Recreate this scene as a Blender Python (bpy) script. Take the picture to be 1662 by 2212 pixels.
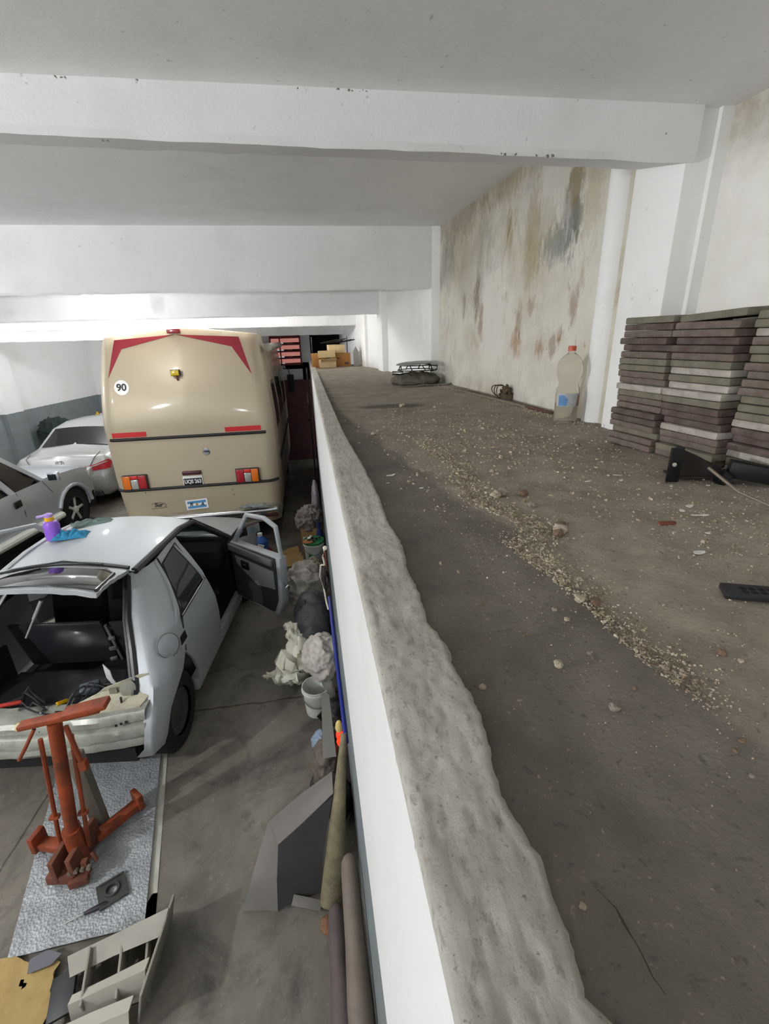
import bpy, bmesh, math, random
from mathutils import Vector, Matrix, Euler, noise
R = math.radians
PI = math.pi
for o in list(bpy.data.objects): bpy.data.objects.remove(o)
SC = bpy.context.scene
COL = SC.collection

# ------------------------------------------------------------------ camera, light, exposure
cam = bpy.data.cameras.new('camera'); camo = bpy.data.objects.new('camera', cam); COL.objects.link(camo)
def _rot(f, vy, vz):
    y = Vector((vy[0]-831, -(vy[1]-1106), -f)).normalized()
    z = -Vector((vz[0]-831, -(vz[1]-1106), -f)).normalized()
    z = (z - y*(z@y)).normalized(); x = y.cross(z)
    return Matrix((x, y, z))
camo.matrix_world = Matrix.Translation((0, 0, 2.92)) @ _rot(1000, (657, 733), (915, 3780)).to_4x4()
cam.sensor_fit = 'VERTICAL'; cam.sensor_height = 36; cam.lens = 36*1000/2212; cam.clip_start = 0.02
SC.camera = camo
wd = bpy.data.worlds.new('world'); SC.world = wd; wd.use_nodes = True
wd.node_tree.nodes['Background'].inputs[0].default_value = (0.86, 0.93, 1, 1)
wd.node_tree.nodes['Background'].inputs[1].default_value = 0.25
SC.view_settings.view_transform = 'Standard'; SC.view_settings.look = 'None'
SC.view_settings.gamma = 1; SC.view_settings.use_curve_mapping = False
SC.view_settings.exposure = 0.66
LAMP_WATT = {'near': 190, 'mid': 15, 'far': 60, 'side': 36, 'left': 50, 'wall': 44, 'roof': 66, 'behind': 44}

# ------------------------------------------------------------------ materials
def H(h):
    h = h.lstrip('#'); v = [int(h[i:i+2], 16)/255 for i in (0, 2, 4)]
    return tuple((c/12.92 if c <= .04045 else ((c+.055)/1.055)**2.4) for c in v) + (1,)
class NT:
    def __init__(s, name):
        m = bpy.data.materials.new(name); m.use_nodes = True; s.m = m; s.t = m.node_tree
        s.b = s.t.nodes['Principled BSDF']; s._co = None
    def n(s, typ, ins=None, **props):
        nd = s.t.nodes.new('ShaderNode'+typ)
        for k, v in props.items(): setattr(nd, k, v)
        for k, v in (ins or {}).items(): s.set(nd.inputs[k], v)
        return nd
    def set(s, sock, v):
        if hasattr(v, 'is_output'): s.t.links.new(v, sock)
        else: sock.default_value = v
    def co(s):
        if s._co is None: s._co = s.n('TexCoord').outputs['Object']
        return s._co
    def noise(s, scale, detail=6, rough=.6, stretch=None, dist=0):
        v = s.co()
        if stretch: v = s.n('Mapping', {'Vector': v, 'Scale': stretch}).outputs[0]
        return s.n('TexNoise', {'Vector': v, 'Scale': scale, 'Detail': detail, 'Roughness': rough, 'Distortion': dist}).outputs[0]
    def ramp(s, f, stops):
        r = s.n('ValToRGB', {'Fac': f}); e = r.color_ramp.elements
        while len(e) < len(stops): e.new(1)
        for q, (p, c) in zip(e, stops):
            q.position = p; q.color = c if len(c) == 4 else tuple(c)+(1,)
        return r.outputs[0]
    def fac(s, f, a, b):
        return s.n('MapRange', {'Value': f, 'From Min': a, 'From Max': b}).outputs[0]
    def mul(s, a, b):
        return s.n('Math', {0: a, 1: b}, operation='MULTIPLY').outputs[0]
    def math(s, op, a, b):
        return s.n('Math', {0: a, 1: b}, operation=op).outputs[0]
    def mix(s, f, a, b):
        n = s.n('Mix', data_type='RGBA'); s.set(n.inputs[0], f); s.set(n.inputs[6], a); s.set(n.inputs[7], b); return n.outputs[2]
    def bump(s, h, strength=.3, dist=.01, nrm=None):
        ins = {'Height': h, 'Strength': strength, 'Distance': dist}
        if nrm is not None: ins['Normal'] = nrm
        o = s.n('Bump', ins).outputs[0]; s.set(s.b.inputs['Normal'], o); return o
_mats = {}
def M(name, col='#808080', rough=.5, metal=0, var=0, vs=6, dirt=None, da=.5, ds=3, bump=0, bs=60, bd=.004, coat=0, trans=0, emit=0, spec=.5, alpha=1, ior=1.45):
    if name in _mats: return _mats[name]
    t = NT(name); b = t.b; c = H(col)
    cs = c
    if var:
        d = tuple(x*(1-var) for x in c[:3])+(1,)
        cs = t.mix(t.fac(t.noise(vs), .3, .7), d, c)
    if dirt:
        cs = t.mix(t.mul(t.fac(t.noise(ds, 8, .7), .45, .7), da), cs, H(dirt))
    t.set(b.inputs['Base Color'], cs)
    b.inputs['Roughness'].default_value = rough; b.inputs['Metallic'].default_value = metal
    b.inputs['Coat Weight'].default_value = coat; b.inputs['Coat Roughness'].default_value = .08
    b.inputs['Transmission Weight'].default_value = trans; b.inputs['Specular IOR Level'].default_value = spec
    b.inputs['Alpha'].default_value = alpha; b.inputs['IOR'].default_value = ior
    if emit:
        b.inputs['Emission Color'].default_value = c; b.inputs['Emission Strength'].default_value = emit
    if bump: t.bump(t.noise(bs, 6), bump, bd)
    _mats[name] = t.m
    return t.m

# ------------------------------------------------------------------ mesh helpers
def new(): return bmesh.new()
def box(bm, c, s, rot=(0, 0, 0), bev=0, seg=2):
    m = Matrix.Translation(c) @ (rot if isinstance(rot, Matrix) else Euler(rot).to_matrix().to_4x4()) @ Matrix.Diagonal((s[0], s[1], s[2], 1))
    r = bmesh.ops.create_cube(bm, size=1, matrix=m)
    if bev:
        es = set(e for v in r['verts'] for e in v.link_edges)
        bmesh.ops.bevel(bm, geom=list(es), offset=bev, segments=seg, affect='EDGES', profile=.5)
def tube(bm, pts, r, n=8, closed=False, cap=True, flat=None):
    pts = [Vector(p) for p in pts]; N = len(pts); rings = []
    up = Vector((0, 0, 1))
    for i, p in enumerate(pts):
        if closed: d = pts[(i+1) % N]-pts[i-1]
        else: d = pts[min(i+1, N-1)]-pts[max(i-1, 0)]
        d.normalize()
        a = up if abs(d.z) < .95 else Vector((0, 1, 0))
        x = d.cross(a).normalized(); y = x.cross(d).normalized()
        rr = r[i] if isinstance(r, (list, tuple)) else r
        fy = flat if flat else 1
        rings.append([bm.verts.new(p + x*(rr*math.cos(2*PI*k/n)) + y*(fy*rr*math.sin(2*PI*k/n))) for k in range(n)])
    for i in range(N if closed else N-1):
        a, b = rings[i], rings[(i+1) % N]
        for k in range(n): bm.faces.new((a[k], a[(k+1) % n], b[(k+1) % n], b[k]))
    if cap and not closed:
        bm.faces.new(rings[0][::-1]); bm.faces.new(rings[-1])
def lathe(bm, prof, n=24, mat=Matrix(), cap=True):
    rings = []
    for r, z in prof: rings.append([bm.verts.new(mat @ Vector((r*math.cos(2*PI*k/n), r*math.sin(2*PI*k/n), z))) for k in range(n)])
    for a, b in zip(rings, rings[1:]):
        for k in range(n): bm.faces.new((a[k], a[(k+1) % n], b[(k+1) % n], b[k]))
    if cap:
        bm.faces.new(rings[0][::-1]); bm.faces.new(rings[-1])
def prism(bm, poly, w0, w1, fn=lambda u, v, w: (u, v, w)):
    a = [bm.verts.new(fn(u, v, w0)) for u, v in poly]; b = [bm.verts.new(fn(u, v, w1)) for u, v in poly]
    bm.faces.new(a[::-1]); bm.faces.new(b); n = len(poly)
    for i in range(n): bm.faces.new((a[i], a[(i+1) % n], b[(i+1) % n], b[i]))
def grid(bm, nu, nv, fn):
    vs = [[bm.verts.new(fn(i/nu, j/nv)) for j in range(nv+1)] for i in range(nu+1)]
    fs = []
    for i in range(nu):
        for j in range(nv): fs.append(bm.faces.new((vs[i][j], vs[i+1][j], vs[i+1][j+1], vs[i][j+1])))
    return fs
def rows(bm, rws, sub=1):
    vs = [[bm.verts.new(p) for p in r] for r in rws]
    return [bm.faces.new((vs[i][j], vs[i+1][j], vs[i+1][j+1], vs[i][j+1])) for i in range(len(vs)-1) for j in range(len(vs[0])-1)]
def solid(bm, th):
    bmesh.ops.recalc_face_normals(bm, faces=bm.faces)
    bm.normal_update(); fs = list(bm.faces)
    nv = {v: bm.verts.new(v.co-v.normal*th) for v in list(bm.verts)}
    be = [(e.verts[0], e.verts[1]) for e in bm.edges if len(e.link_faces) == 1]
    for f in fs: bm.faces.new([nv[v] for v in reversed(f.verts)])
    for a, b in be: bm.faces.new((a, b, nv[b], nv[a]))
def sheet(bm, poly, fn, step=.1, th=0, su=None):
    """flat polygon cut into cells, bent by fn(u, v) and given a thickness"""
    b = bmesh.new()
    b.faces.new([b.verts.new((u, v, 0)) for u, v in poly])
    for ax in (0, 1):
        st = (su if ax == 0 and su else step)
        lo = min(p[ax] for p in poly); hi = max(p[ax] for p in poly); k = lo+st
        while k < hi-1e-4:
            no = (1, 0, 0) if ax == 0 else (0, 1, 0); co = (k, 0, 0) if ax == 0 else (0, k, 0)
            bmesh.ops.bisect_plane(b, geom=b.verts[:]+b.edges[:]+b.faces[:], plane_co=co, plane_no=no); k += st
    for v in b.verts: v.co = Vector(fn(v.co.x, v.co.y))
    if th: solid(b, th)
    me = bpy.data.meshes.new('tmp'); b.to_mesh(me); b.free(); bm.from_mesh(me); bpy.data.meshes.remove(me)
def fbm(p, s, o=4): return noise.fractal(Vector(p)*s, 1.0, 2.0, o)
def crumple(bm, amp, s, seed=0, zmin=None):
    off = Vector((seed*7.3, seed*3.1, seed*5.7))
    bm.normal_update()
    for v in bm.verts:
        q = v.co*s+off
        d = (1-2*abs(noise.noise(q)))*.55+(1-2*abs(noise.noise(q*2.3)))*.4+(1-2*abs(noise.noise(q*5.1)))*.22
        v.co += v.normal*(d*amp)
        if zmin is not None and v.co.z < zmin: v.co.z = zmin+.0005
def blob(bm, path, rad, n=28, m=40, amp=.02, s=9, seed=0, zmin=None, sq=(1, 1)):
    P = [Vector(p) for p in path]; N = len(P)
    pts = []; rr = []
    for i in range(m+1):
        t = i/m*(N-1); k = min(int(t), N-2); f = t-k; f2 = f*f*(3-2*f)
        pts.append(P[k].lerp(P[k+1], f)); rr.append(rad[k]+(rad[k+1]-rad[k])*f2)
    tube(bm, pts, rr, n, flat=sq[1])
    crumple(bm, amp, s, seed, zmin)
def obj(name, bm, m, parent=None, smooth=True, ang=35, bev=0, recalc=True):
    if recalc: bmesh.ops.recalc_face_normals(bm, faces=bm.faces)
    if bev:
        es = [e for e in bm.edges if len(e.link_faces) == 2 and e.calc_face_angle(0) > .6]
        bmesh.ops.bevel(bm, geom=es, offset=bev, segments=2, affect='EDGES', profile=.5)
    for e in bm.edges:
        if len(e.link_faces) == 2: e.smooth = e.calc_face_angle(0) < R(ang)
    for f in bm.faces: f.smooth = smooth
    me = bpy.data.meshes.new(name); bm.to_mesh(me); bm.free()
    o = bpy.data.objects.new(name, me); COL.objects.link(o)
    for x in (m if isinstance(m, (list, tuple)) else [m]): me.materials.append(x)
    if parent is not None: o.parent = parent
    return o
def tag(o, label=None, cat=None, group=None, kind=None):
    if label: o['label'] = label
    if cat: o['category'] = cat
    if group: o['group'] = group
    if kind: o['kind'] = kind
    return o
def thing(name, label, cat, loc=(0, 0, 0), rz=0, group=None):
    o = bpy.data.objects.new(name, None); COL.objects.link(o); o.empty_display_size = .1
    o.location = loc; o.rotation_euler = (0, 0, rz)
    return tag(o, label, cat, group)
def copy_tree(o, parent=None):
    c = o.copy(); COL.objects.link(c)
    if parent is not None: c.parent = parent
    for ch in list(o.children): copy_tree(ch, c)
    return c
def struct(name, bm, m, parent=None, **k):
    o = obj(name, bm, m, parent, **k)
    if parent is None: o['kind'] = 'structure'
    return o
def text(name, body, size, m, parent, mw, depth=.002, shear=0, sx=1, bold=.022):
    cu = bpy.data.curves.new(name, 'FONT'); cu.body = body; cu.size = size; cu.extrude = depth; cu.align_x = 'CENTER'; cu.align_y = 'CENTER'; cu.shear = shear; cu.offset = size*bold
    t = bpy.data.objects.new(name, cu); COL.objects.link(t)
    bpy.context.view_layer.update()
    me = bpy.data.meshes.new_from_object(t.evaluated_get(bpy.context.evaluated_depsgraph_get()))
    bpy.data.objects.remove(t)
    o = bpy.data.objects.new(name, me); COL.objects.link(o); me.materials.clear(); me.materials.append(m)
    me.transform(mw @ Matrix.Diagonal((sx, 1, 1, 1))); o.parent = parent
    return o
def lerp(tab, x):
    if x <= tab[0][0]: return tab[0][1]
    for (a, b), (c, d) in zip(tab, tab[1:]):
        if x <= c: return b+(d-b)*(x-a)/(c-a)
    return tab[-1][1]
# ------------------------------------------------------------------ setting materials
def paint_white(name, base='#ebebea', stain='#b9b2a0', amt=.25, bump=.25):
    t = NT(name)
    c = t.mix(t.mul(t.fac(t.noise(1.6, 8, .65), .5, .75), amt), H(base), H(stain))
    speck = t.fac(t.noise(38, 3, .5), .70, .76)
    c = t.mix(t.mul(speck, .35), c, H('#6f6a60'))
    t.set(t.b.inputs['Base Color'], c); t.b.inputs['Roughness'].default_value = .75
    h = t.math('ADD', t.mul(t.noise(3.5, 5), .8), t.mul(t.noise(90, 4), .12))
    t.bump(h, bump, .02)
    return t.m
WHITE = paint_white('white_wall_paint')
CEIL = paint_white('ceiling_paint', '#f2f2f1', '#c4c2ba', .35, .2)
BEAMM = paint_white('beam_paint', '#eaeaea', '#b8b7b1', .3, .35)

def two_tone(name, zed):
    t = NT(name)
    z = t.n('SeparateXYZ', {0: t.co()}).outputs[2]
    w = t.math('ADD', z, t.mul(t.noise(9, 3), .02))
    f = t.fac(w, zed+.008, zed+.014)
    up = t.mix(t.mul(t.fac(t.noise(2, 7), .5, .8), .3), H('#dadad9'), H('#b9b4a2'))
    lo = t.mix(t.mul(t.fac(t.noise(5, 7), .4, .7), .5), H('#737b7d'), H('#5b5f5e'))
    t.set(t.b.inputs['Base Color'], t.mix(f, lo, up)); t.b.inputs['Roughness'].default_value = .55
    t.bump(t.noise(45, 4), .12, .01)
    return t.m
LOFTWALL = two_tone('white_over_grey_paint', 1.26)
LEFTWALL = two_tone('white_over_grey_paint_left', 1.57)

def mould():
    t = NT('damp_stained_plaster')
    xyz = t.n('SeparateXYZ', {0: t.co()}); z = xyz.outputs[2]; y = xyz.outputs[1]
    base = t.mix(t.fac(t.noise(1.3, 8, .65), .4, .65), H('#dedbd0'), H('#c3bca8'))
    grey = t.fac(t.noise(2.1, 9, .7, (1, 1, .55), .6), .52, .70)
    hi = t.fac(z, 2.7, 3.5)
    c = t.mix(t.mul(grey, t.math('ADD', t.mul(hi, .75), .2)), base, H('#8f8c84'))
    och = t.fac(t.noise(3.4, 9, .72, (1, 1.3, .5), .8), .56, .68)
    c = t.mix(t.mul(och, t.math('ADD', t.mul(hi, .65), .2)), c, H('#9a855c'))
    streak = t.fac(t.noise(7, 8, .7, (1, 3.0, .75), .3), .63, .70)
    band = t.mul(t.fac(z, 2.55, 2.8), t.math('SUBTRACT', 1.0, t.fac(z, 3.1, 3.9)))
    c = t.mix(t.mul(t.mul(streak, band), .8), c, H('#84694a'))
    dark = t.fac(t.noise(3.6, 10, .75, (1, 1.2, .6), 1.0), .66, .75)
    c = t.mix(t.mul(dark, t.mul(hi, .8)), c, H('#5c5e5b'))
    edge = t.mul(t.fac(z, 3.45, 3.95), t.fac(t.noise(2.5, 6), .35, .6))
    c = t.mix(t.mul(edge, .55), c, H('#857a61'))
    warp = t.mul(t.math('SUBTRACT', t.noise(7, 9, .75, (1, 1, .55)), .5), 2.2)
    warp = t.math('ADD', warp, t.mul(t.math('SUBTRACT', t.noise(26, 6, .8, (1, 1.5, .45)), .5), 2.6))
    def blot(y0, z0, ry, rz, col, amt, edge=.55):
        u = t.n('Math', {0: t.math('SUBTRACT', y, y0), 1: 1/ry}, operation='MULTIPLY').outputs[0]
        v = t.n('Math', {0: t.math('SUBTRACT', z, z0), 1: 1/rz}, operation='MULTIPLY').outputs[0]
        d = t.math('SQRT', t.math('ADD', t.mul(u, u), t.mul(v, v)), 0.0)
        f = t.math('SUBTRACT', 1.0, t.fac(t.math('ADD', t.mul(d, .9), warp), .45, 1.05))
        return t.mix(t.mul(f, amt), c, H(col))
    for b in ((2.91, 3.66, .30, .17, '#d6d3cc', 0.50), (3.46, 3.86, .5, .14, '#8b7d60', 0.54), (4.25, 3.80, .6, .16, '#837a66', 0.50), (4.0, 3.35, .25, .28, '#93907f', 0.36),
              (2.55, 3.52, .11, .24, '#6d706d', 0.54), (2.68, 3.36, .16, .10, '#5f625f', 0.58), (2.51, 3.46, .045, .10, '#4b4d4b', 0.58), (2.95, 3.42, .10, .26, '#9a8352', 0.50), (2.54, 3.62, .08, .10, '#8c7440', 0.58), (2.80, 3.50, .10, .12, '#a19a80', 0.43),
              (3.79, 3.19, .06, .17, '#6f5a42', 0.58), (3.69, 3.00, .05, .14, '#84603c', 0.61), (4.05, 3.14, .05, .12, '#77654e', 0.50), (3.08, 2.86, .07, .09, '#a06f3a', 0.58), (2.77, 2.83, .06, .06, '#96673a', 0.58), (2.45, 3.04, .05, .10, '#80553a', 0.54), (3.05, 2.98, .05, .12, '#86694a', 0.50), (2.9, 3.07, .06, .06, '#8b6a47', 0.47), (2.62, 2.84, .04, .06, '#7d5a3e', 0.54), (2.56, 2.90, .04, .05, '#8b5e3c', 0.50), (2.39, 3.55, .09, .28, '#b1a68a', 0.50)):
        c = blot(*b)
    low = t.mul(t.math('SUBTRACT', 1.0, t.fac(z, 2.48, 2.62)), t.fac(t.noise(6, 6), .42, .62))
    c = t.mix(t.mul(low, .5), c, H('#9b917c'))
    t.set(t.b.inputs['Base Color'], c); t.b.inputs['Roughness'].default_value = .85
    t.bump(t.noise(9, 9, .7, (1, 1, .7)), .45, .02)
    return t.m
MOULD = mould()
def near_wall():
    t = NT('stained_white_plaster')
    z = t.n('SeparateXYZ', {0: t.co()}).outputs[2]
    up = t.mul(t.fac(z, 3.3, 3.6), t.fac(t.noise(3.2, 9, .7), .35, .6))
    c = t.mix(t.mul(up, .75), H('#f0eee9'), H('#9c9176'))
    c = t.mix(t.mul(t.fac(t.noise(8, 8, .7), .60, .72), t.mul(up, .8)), c, H('#6e5b43'))
    c = t.mix(t.mul(t.fac(t.noise(1.5, 6), .5, .7), .35), c, H('#c4c0ae'))
    t.set(t.b.inputs['Base Color'], c); t.b.inputs['Roughness'].default_value = .8
    t.bump(t.noise(14, 7), .3, .015)
    return t.m
NEARWALL = near_wall()
PILW = paint_white('pilaster_paint', '#f3f3f1', '#cfc9b8', .4, .25)

def garage_floor():
    t = NT('oil_stained_concrete')
    c = t.mix(t.fac(t.noise(.9, 9, .62, None, .4), .36, .66), H('#5a554d'), H('#7f796d'))
    c = t.mix(t.mul(t.fac(t.noise(2.3, 9, .7, None, .8), .50, .68), .8), c, H('#3d3a35'))
    c = t.mix(t.mul(t.fac(t.noise(6, 7, .65), .58, .72), .6), c, H('#3b3833'))
    c = t.mix(t.mul(t.fac(t.noise(22, 4), .62, .72), .4), c, H('#9c958a'))
    xyz = t.n('SeparateXYZ', {0: t.co()}); x = xyz.outputs[0]; y = xyz.outputs[1]
    wob = t.mul(t.math('SUBTRACT', t.noise(5, 4), .5), .06)
    def joint(expr, w):
        return t.math('SUBTRACT', 1.0, t.fac(t.math('ABSOLUTE', expr, 0.0), w*.4, w))
    j1 = joint(t.math('ADD', t.math('SUBTRACT', y, 3.3), wob), .012)
    j2 = joint(t.math('ADD', t.math('SUBTRACT', t.math('ADD', x, t.mul(y, -.06)), -2.19), t.mul(wob, .4)), .009)
    j3 = joint(t.math('ADD', t.math('SUBTRACT', y, 6.9), wob), .012)
    j = t.math('MAXIMUM', t.math('MAXIMUM', j1, j2), j3)
    c = t.mix(t.mul(j, .75), c, H('#211f1c'))
    t.set(t.b.inputs['Base Color'], c)
    t.set(t.b.inputs['Roughness'], t.n('MapRange', {'Value': t.noise(3, 5), 'From Min': .3, 'From Max': .7, 'To Min': .45, 'To Max': .8}).outputs[0])
    t.bump(t.math('SUBTRACT', t.noise(70, 5), t.mul(j, .8)), .15, .01)
    return t.m
GFLOOR = garage_floor()

def loft_floor():
    t = NT('dusty_screed')
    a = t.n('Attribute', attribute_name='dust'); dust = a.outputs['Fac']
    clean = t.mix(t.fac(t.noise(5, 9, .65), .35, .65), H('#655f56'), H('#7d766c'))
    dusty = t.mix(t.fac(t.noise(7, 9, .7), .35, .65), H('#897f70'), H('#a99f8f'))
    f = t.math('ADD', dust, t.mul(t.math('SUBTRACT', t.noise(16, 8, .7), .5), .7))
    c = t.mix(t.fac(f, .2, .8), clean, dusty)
    c = t.mix(t.mul(t.fac(t.noise(90, 4, .6), .60, .70), .55), c, H('#443f38'))
    c = t.mix(t.mul(t.fac(t.noise(130, 3, .6), .66, .74), .6), c, H('#aca292'))
    c = t.mix(t.mul(t.fac(t.noise(3, 10, .75, None, 1.5), .56, .66), .35), c, H('#4f4840'))
    w = t.n('Attribute', attribute_name='damp').outputs['Fac']
    c = t.mix(t.mul(w, .8), c, H('#3f3a33'))
    t.set(t.b.inputs['Base Color'], c); t.b.inputs['Roughness'].default_value = .9
    h = t.math('ADD', t.noise(24, 9, .7), t.mul(t.noise(150, 5), .45))
    t.bump(h, .55, .012)
    return t.m
LFLOOR = loft_floor()
def kerb_mat():
    t = NT('trowelled_mortar')
    c = t.mix(t.fac(t.noise(9, 9, .7), .35, .65), H('#bdb6a9'), H('#dcd8cf'))
    c = t.mix(t.mul(t.fac(t.noise(60, 6, .7, (1.6, .7, 1)), .54, .66), .55), c, H('#857e72'))
    c = t.mix(t.mul(t.fac(t.noise(150, 4, .6), .64, .70), .6), c, H('#5d564a'))
    c = t.mix(t.mul(t.fac(t.noise(14, 8, .7), .60, .72), .6), c, H('#d2cec6'))
    t.set(t.b.inputs['Base Color'], c); t.b.inputs['Roughness'].default_value = .9
    h = t.math('ADD', t.noise(55, 10, .8, (1.7, .6, 1)), t.mul(t.noise(210, 5), .5))
    t.bump(h, .8, .010)
    return t.m
KERB = kerb_mat()

# ------------------------------------------------------------------ setting
bm = new(); box(bm, (-4.5, 6, -.05), (9.4, 20, .1)); struct('floor', bm, GFLOOR)
bm = new(); box(bm, (.132, 3.55, 1.234), (.136, 15.1, 2.468)); struct('wall_loft', bm, LOFTWALL)
# loft floor: uneven dusty screed
KE = [(-1.5, .158), (.138, .163), (.154, .152), (.174, .156), (.203, .159), (.241, .164), (.289, .155), (.342, .157), (.391, .168), (.411, .169), (.439, .171), (.495, .164), (.543, .167), (.598, .156), (.66, .16), (.805, .162), (.901, .173), (1.043, .165), (1.226, .172), (1.561, .169), (1.965, .157), (2.218, .15), (4.27, .145), (8.5, .14)]
bm = new()
ys = []; y = -1.5
while y < 8.6: ys.append(y); y += .012 if 0 < y < 1.6 else (.03 if y < 4 else .06)
xs = [.12+.014*i for i in range(36)]+[.64+.03*i for i in range(40)]
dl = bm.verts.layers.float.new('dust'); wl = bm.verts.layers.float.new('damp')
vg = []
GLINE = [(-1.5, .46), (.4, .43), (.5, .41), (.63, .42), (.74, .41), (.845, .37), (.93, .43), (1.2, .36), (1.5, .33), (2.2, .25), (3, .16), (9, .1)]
for y in ys:
    r = []
    for x in xs:
        z = 2.485+.004*fbm((x, y, 0), 2.5)+.0022*fbm((x, y, 3), 14)
        v = bm.verts.new((x, y, z))
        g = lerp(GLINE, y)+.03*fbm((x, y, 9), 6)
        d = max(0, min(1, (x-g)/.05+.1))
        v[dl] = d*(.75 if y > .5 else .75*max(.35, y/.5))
        e = ((x-.55)/.27)**2+((y-3.1)/.12)**2
        v[wl] = max(0, min(1, 1.6-1.6*e))
        r.append(v)
    vg.append(r)
for i in range(len(ys)-1):
    for j in range(len(xs)-1): bm.faces.new((vg[i][j], vg[i+1][j], vg[i+1][j+1], vg[i][j+1]))
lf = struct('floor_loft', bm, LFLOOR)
bm = new(); ck = [[(.2017, .2187), (.2085, .204), (.2084, .1951), (.2087, .1883), (.2093, .1799), (.2095, .17), (.2082, .1609), (.2107, .1503)]]
tube(bm, [(x+.0012*fbm((x, y, 5), 160), y, 2.4848+.004*fbm((x, y, 0), 2.5)+.0022*fbm((x, y, 3), 14)) for x, y in ck[0]], [.0003, .0006, .0013, .0009, .0005, .0007, .0005, .0003], 5); obj('crack', bm, M('screed_crack', '#453e36', .95), lf)
bm = new(); box(bm, (1.0, 3.5, 2.36), (1.8, 10.1, .2)); struct('loft_slab', bm, KERB)
# raised mortar kerb along the loft edge
bm = new(); vs = []
ky = []; y = -1.5
while y < 8.6: ky.append(y); y += .005 if .05 < y < 1.0 else (.012 if y < 2.2 else .05)
NK = 26
for y in ky:
    e = lerp(KE, y)+.0035*fbm((y, 0, 0), 60)+.003*fbm((y, 4, 0), 12)
    r = []
    for i in range(NK+1):
        u = i/NK; x = .0645+(e-.0645)*u
        z = 2.5+.0012*fbm((x*1.5, y*.5, 1), 24)+.0011*fbm((x, y*.5, 5), 90)
        if u < .08: z -= .0025*(1-u/.08); x += .0012*fbm((y, 7, 2), 60)
        if u > .96: z -= (u-.96)/.04*.003
        r.append(bm.verts.new((x, y, z)))
    r.append(bm.verts.new((e+.003+.002*fbm((y, 2, 2), 50), y, 2.478)))
    vs.append(r)
for i in range(len(ky)-1):
    for j in range(NK+1): bm.faces.new((vs[i][j], vs[i+1][j], vs[i+1][j+1], vs[i][j+1]))
for r in vs: r.insert(0, bm.verts.new((.064, r[0].co.y, 2.462)))
for i in range(len(ky)-1): bm.faces.new((vs[i][0], vs[i+1][0], vs[i+1][1], vs[i][1]))
struct('trim_1', bm, KERB, ang=80)

# right-hand walls, drawn in plan
def wallseg(name, plan, z0, z1, m, back=.25, step=None):
    bm = new()
    poly = list(plan)+[(plan[-1][0]+back, plan[-1][1]), (plan[0][0]+back, plan[0][1])]
    prism(bm, poly, z0, z1); return struct(name, bm, m, smooth=False)
wr = wallseg('wall_right', [(1.53, -4), (1.515, 1.75), (1.50, 1.80)], 2.2, 4.2, NEARWALL)
wallseg('trim_2', [(1.47, 1.74), (1.47, 1.79)], 2.2, 4.2, PILW, .1)
wallseg('wall_right_damp', [(1.425, 2.0), (1.31, 4.78)], 2.2, 4.2, MOULD)
wallseg('wall_right_far', [(1.22, 4.9), (1.09, 6.4), (1.06, 6.9), (.92, 7.9), (.86, 12.2)], 2.2, 4.2, WHITE)
bm = new(); box(bm, (1.44+.1, 1.90, 3.2), (.325, .28, 2.0), (0, 0, 0), .006); struct('pilaster', bm, PILW)
bm = new(); prism(bm, [(1.235, 4.73), (1.36, 4.70), (1.36, 5.05), (1.205, 5.05)], 2.2, 4.2); struct('pilaster.001', bm, PILW, bev=.005)
bm = new(); prism(bm, [(1.015, 6.42), (1.3, 6.42), (1.3, 6.75), (1.0, 6.75)], 2.2, 4.2); struct('pilaster.002', bm, PILW, bev=.005)
bm = new(); prism(bm, [(.925, 7.55), (1.2, 7.55), (1.2, 7.85), (.9, 7.85)], 2.2, 4.2); struct('pilaster.003', bm, PILW, bev=.005)
# rounded plastered downpipe beside the near pilaster
bm = new(); lathe(bm, [(.065, 2.3), (.065, 4.1)], 28, Matrix.Translation((1.44, 2.19, 0))); struct('trim_3', bm, PILW)
# crack in the near wall
bm = new(); pts = []
for i in range(22):
    t = i/21; pts.append((1.5085+.001*t, 1.74-.27*(1-t)-.0*t+.012*fbm((t, 0, 0), 9), 3.22+.42*(1-t)))
pts = [(1.518-.0005, 1.40+.22*(i/21)+.014*fbm((i/21, 0, 0), 9), 3.46-.34*i/21) for i in range(22)]
tube(bm, pts, [.0012+.002*abs(fbm((i, 1, 1), .8)) for i in range(22)], 5); obj('crack', bm, M('crack_dark', '#5b5348', .9), wr)
# left, back, far walls
wallseg('wall_left', [(-8.6, -4), (-6.7, 11), (-6.15, 15.2)], 0, 4.2, LEFTWALL, -.25)
bm = new(); prism(bm, [(-6.95, 11.5), (-6.55, 11.4), (-6.48, 11.95), (-6.9, 12.0)], 0, 4.0); struct('pilaster.004', bm, LEFTWALL)
bm = new(); box(bm, (-3.5, -4.1, 3.75), (11, .2, .9)); box(bm, (.75, -4.1, 1.7), (2.4, .2, 3.4)); box(bm, (-8.2, -4.1, 1.7), (1.2, .2, 3.4)); struct('wall_back', bm, WHITE)  # unseen wall; wide gap added so world light enters as fill
bm = new(); box(bm, (-5.2, 15.3, 2.1), (7.2, .2, 4.2)); struct('wall_far_left', bm, LEFTWALL)
FARM = paint_white('far_wall_paint', '#c9c9c6', '#8d8a83', .4, .2)
bm = new()
box(bm, (-1.60, 12.1, 2.1), (1.6, .2, 4.2)); box(bm, (-.45, 12.1, 3.6), (.72, .2, 1.2)); box(bm, (-.45, 12.1, 2.12), (.72, .2, .5))
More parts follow.
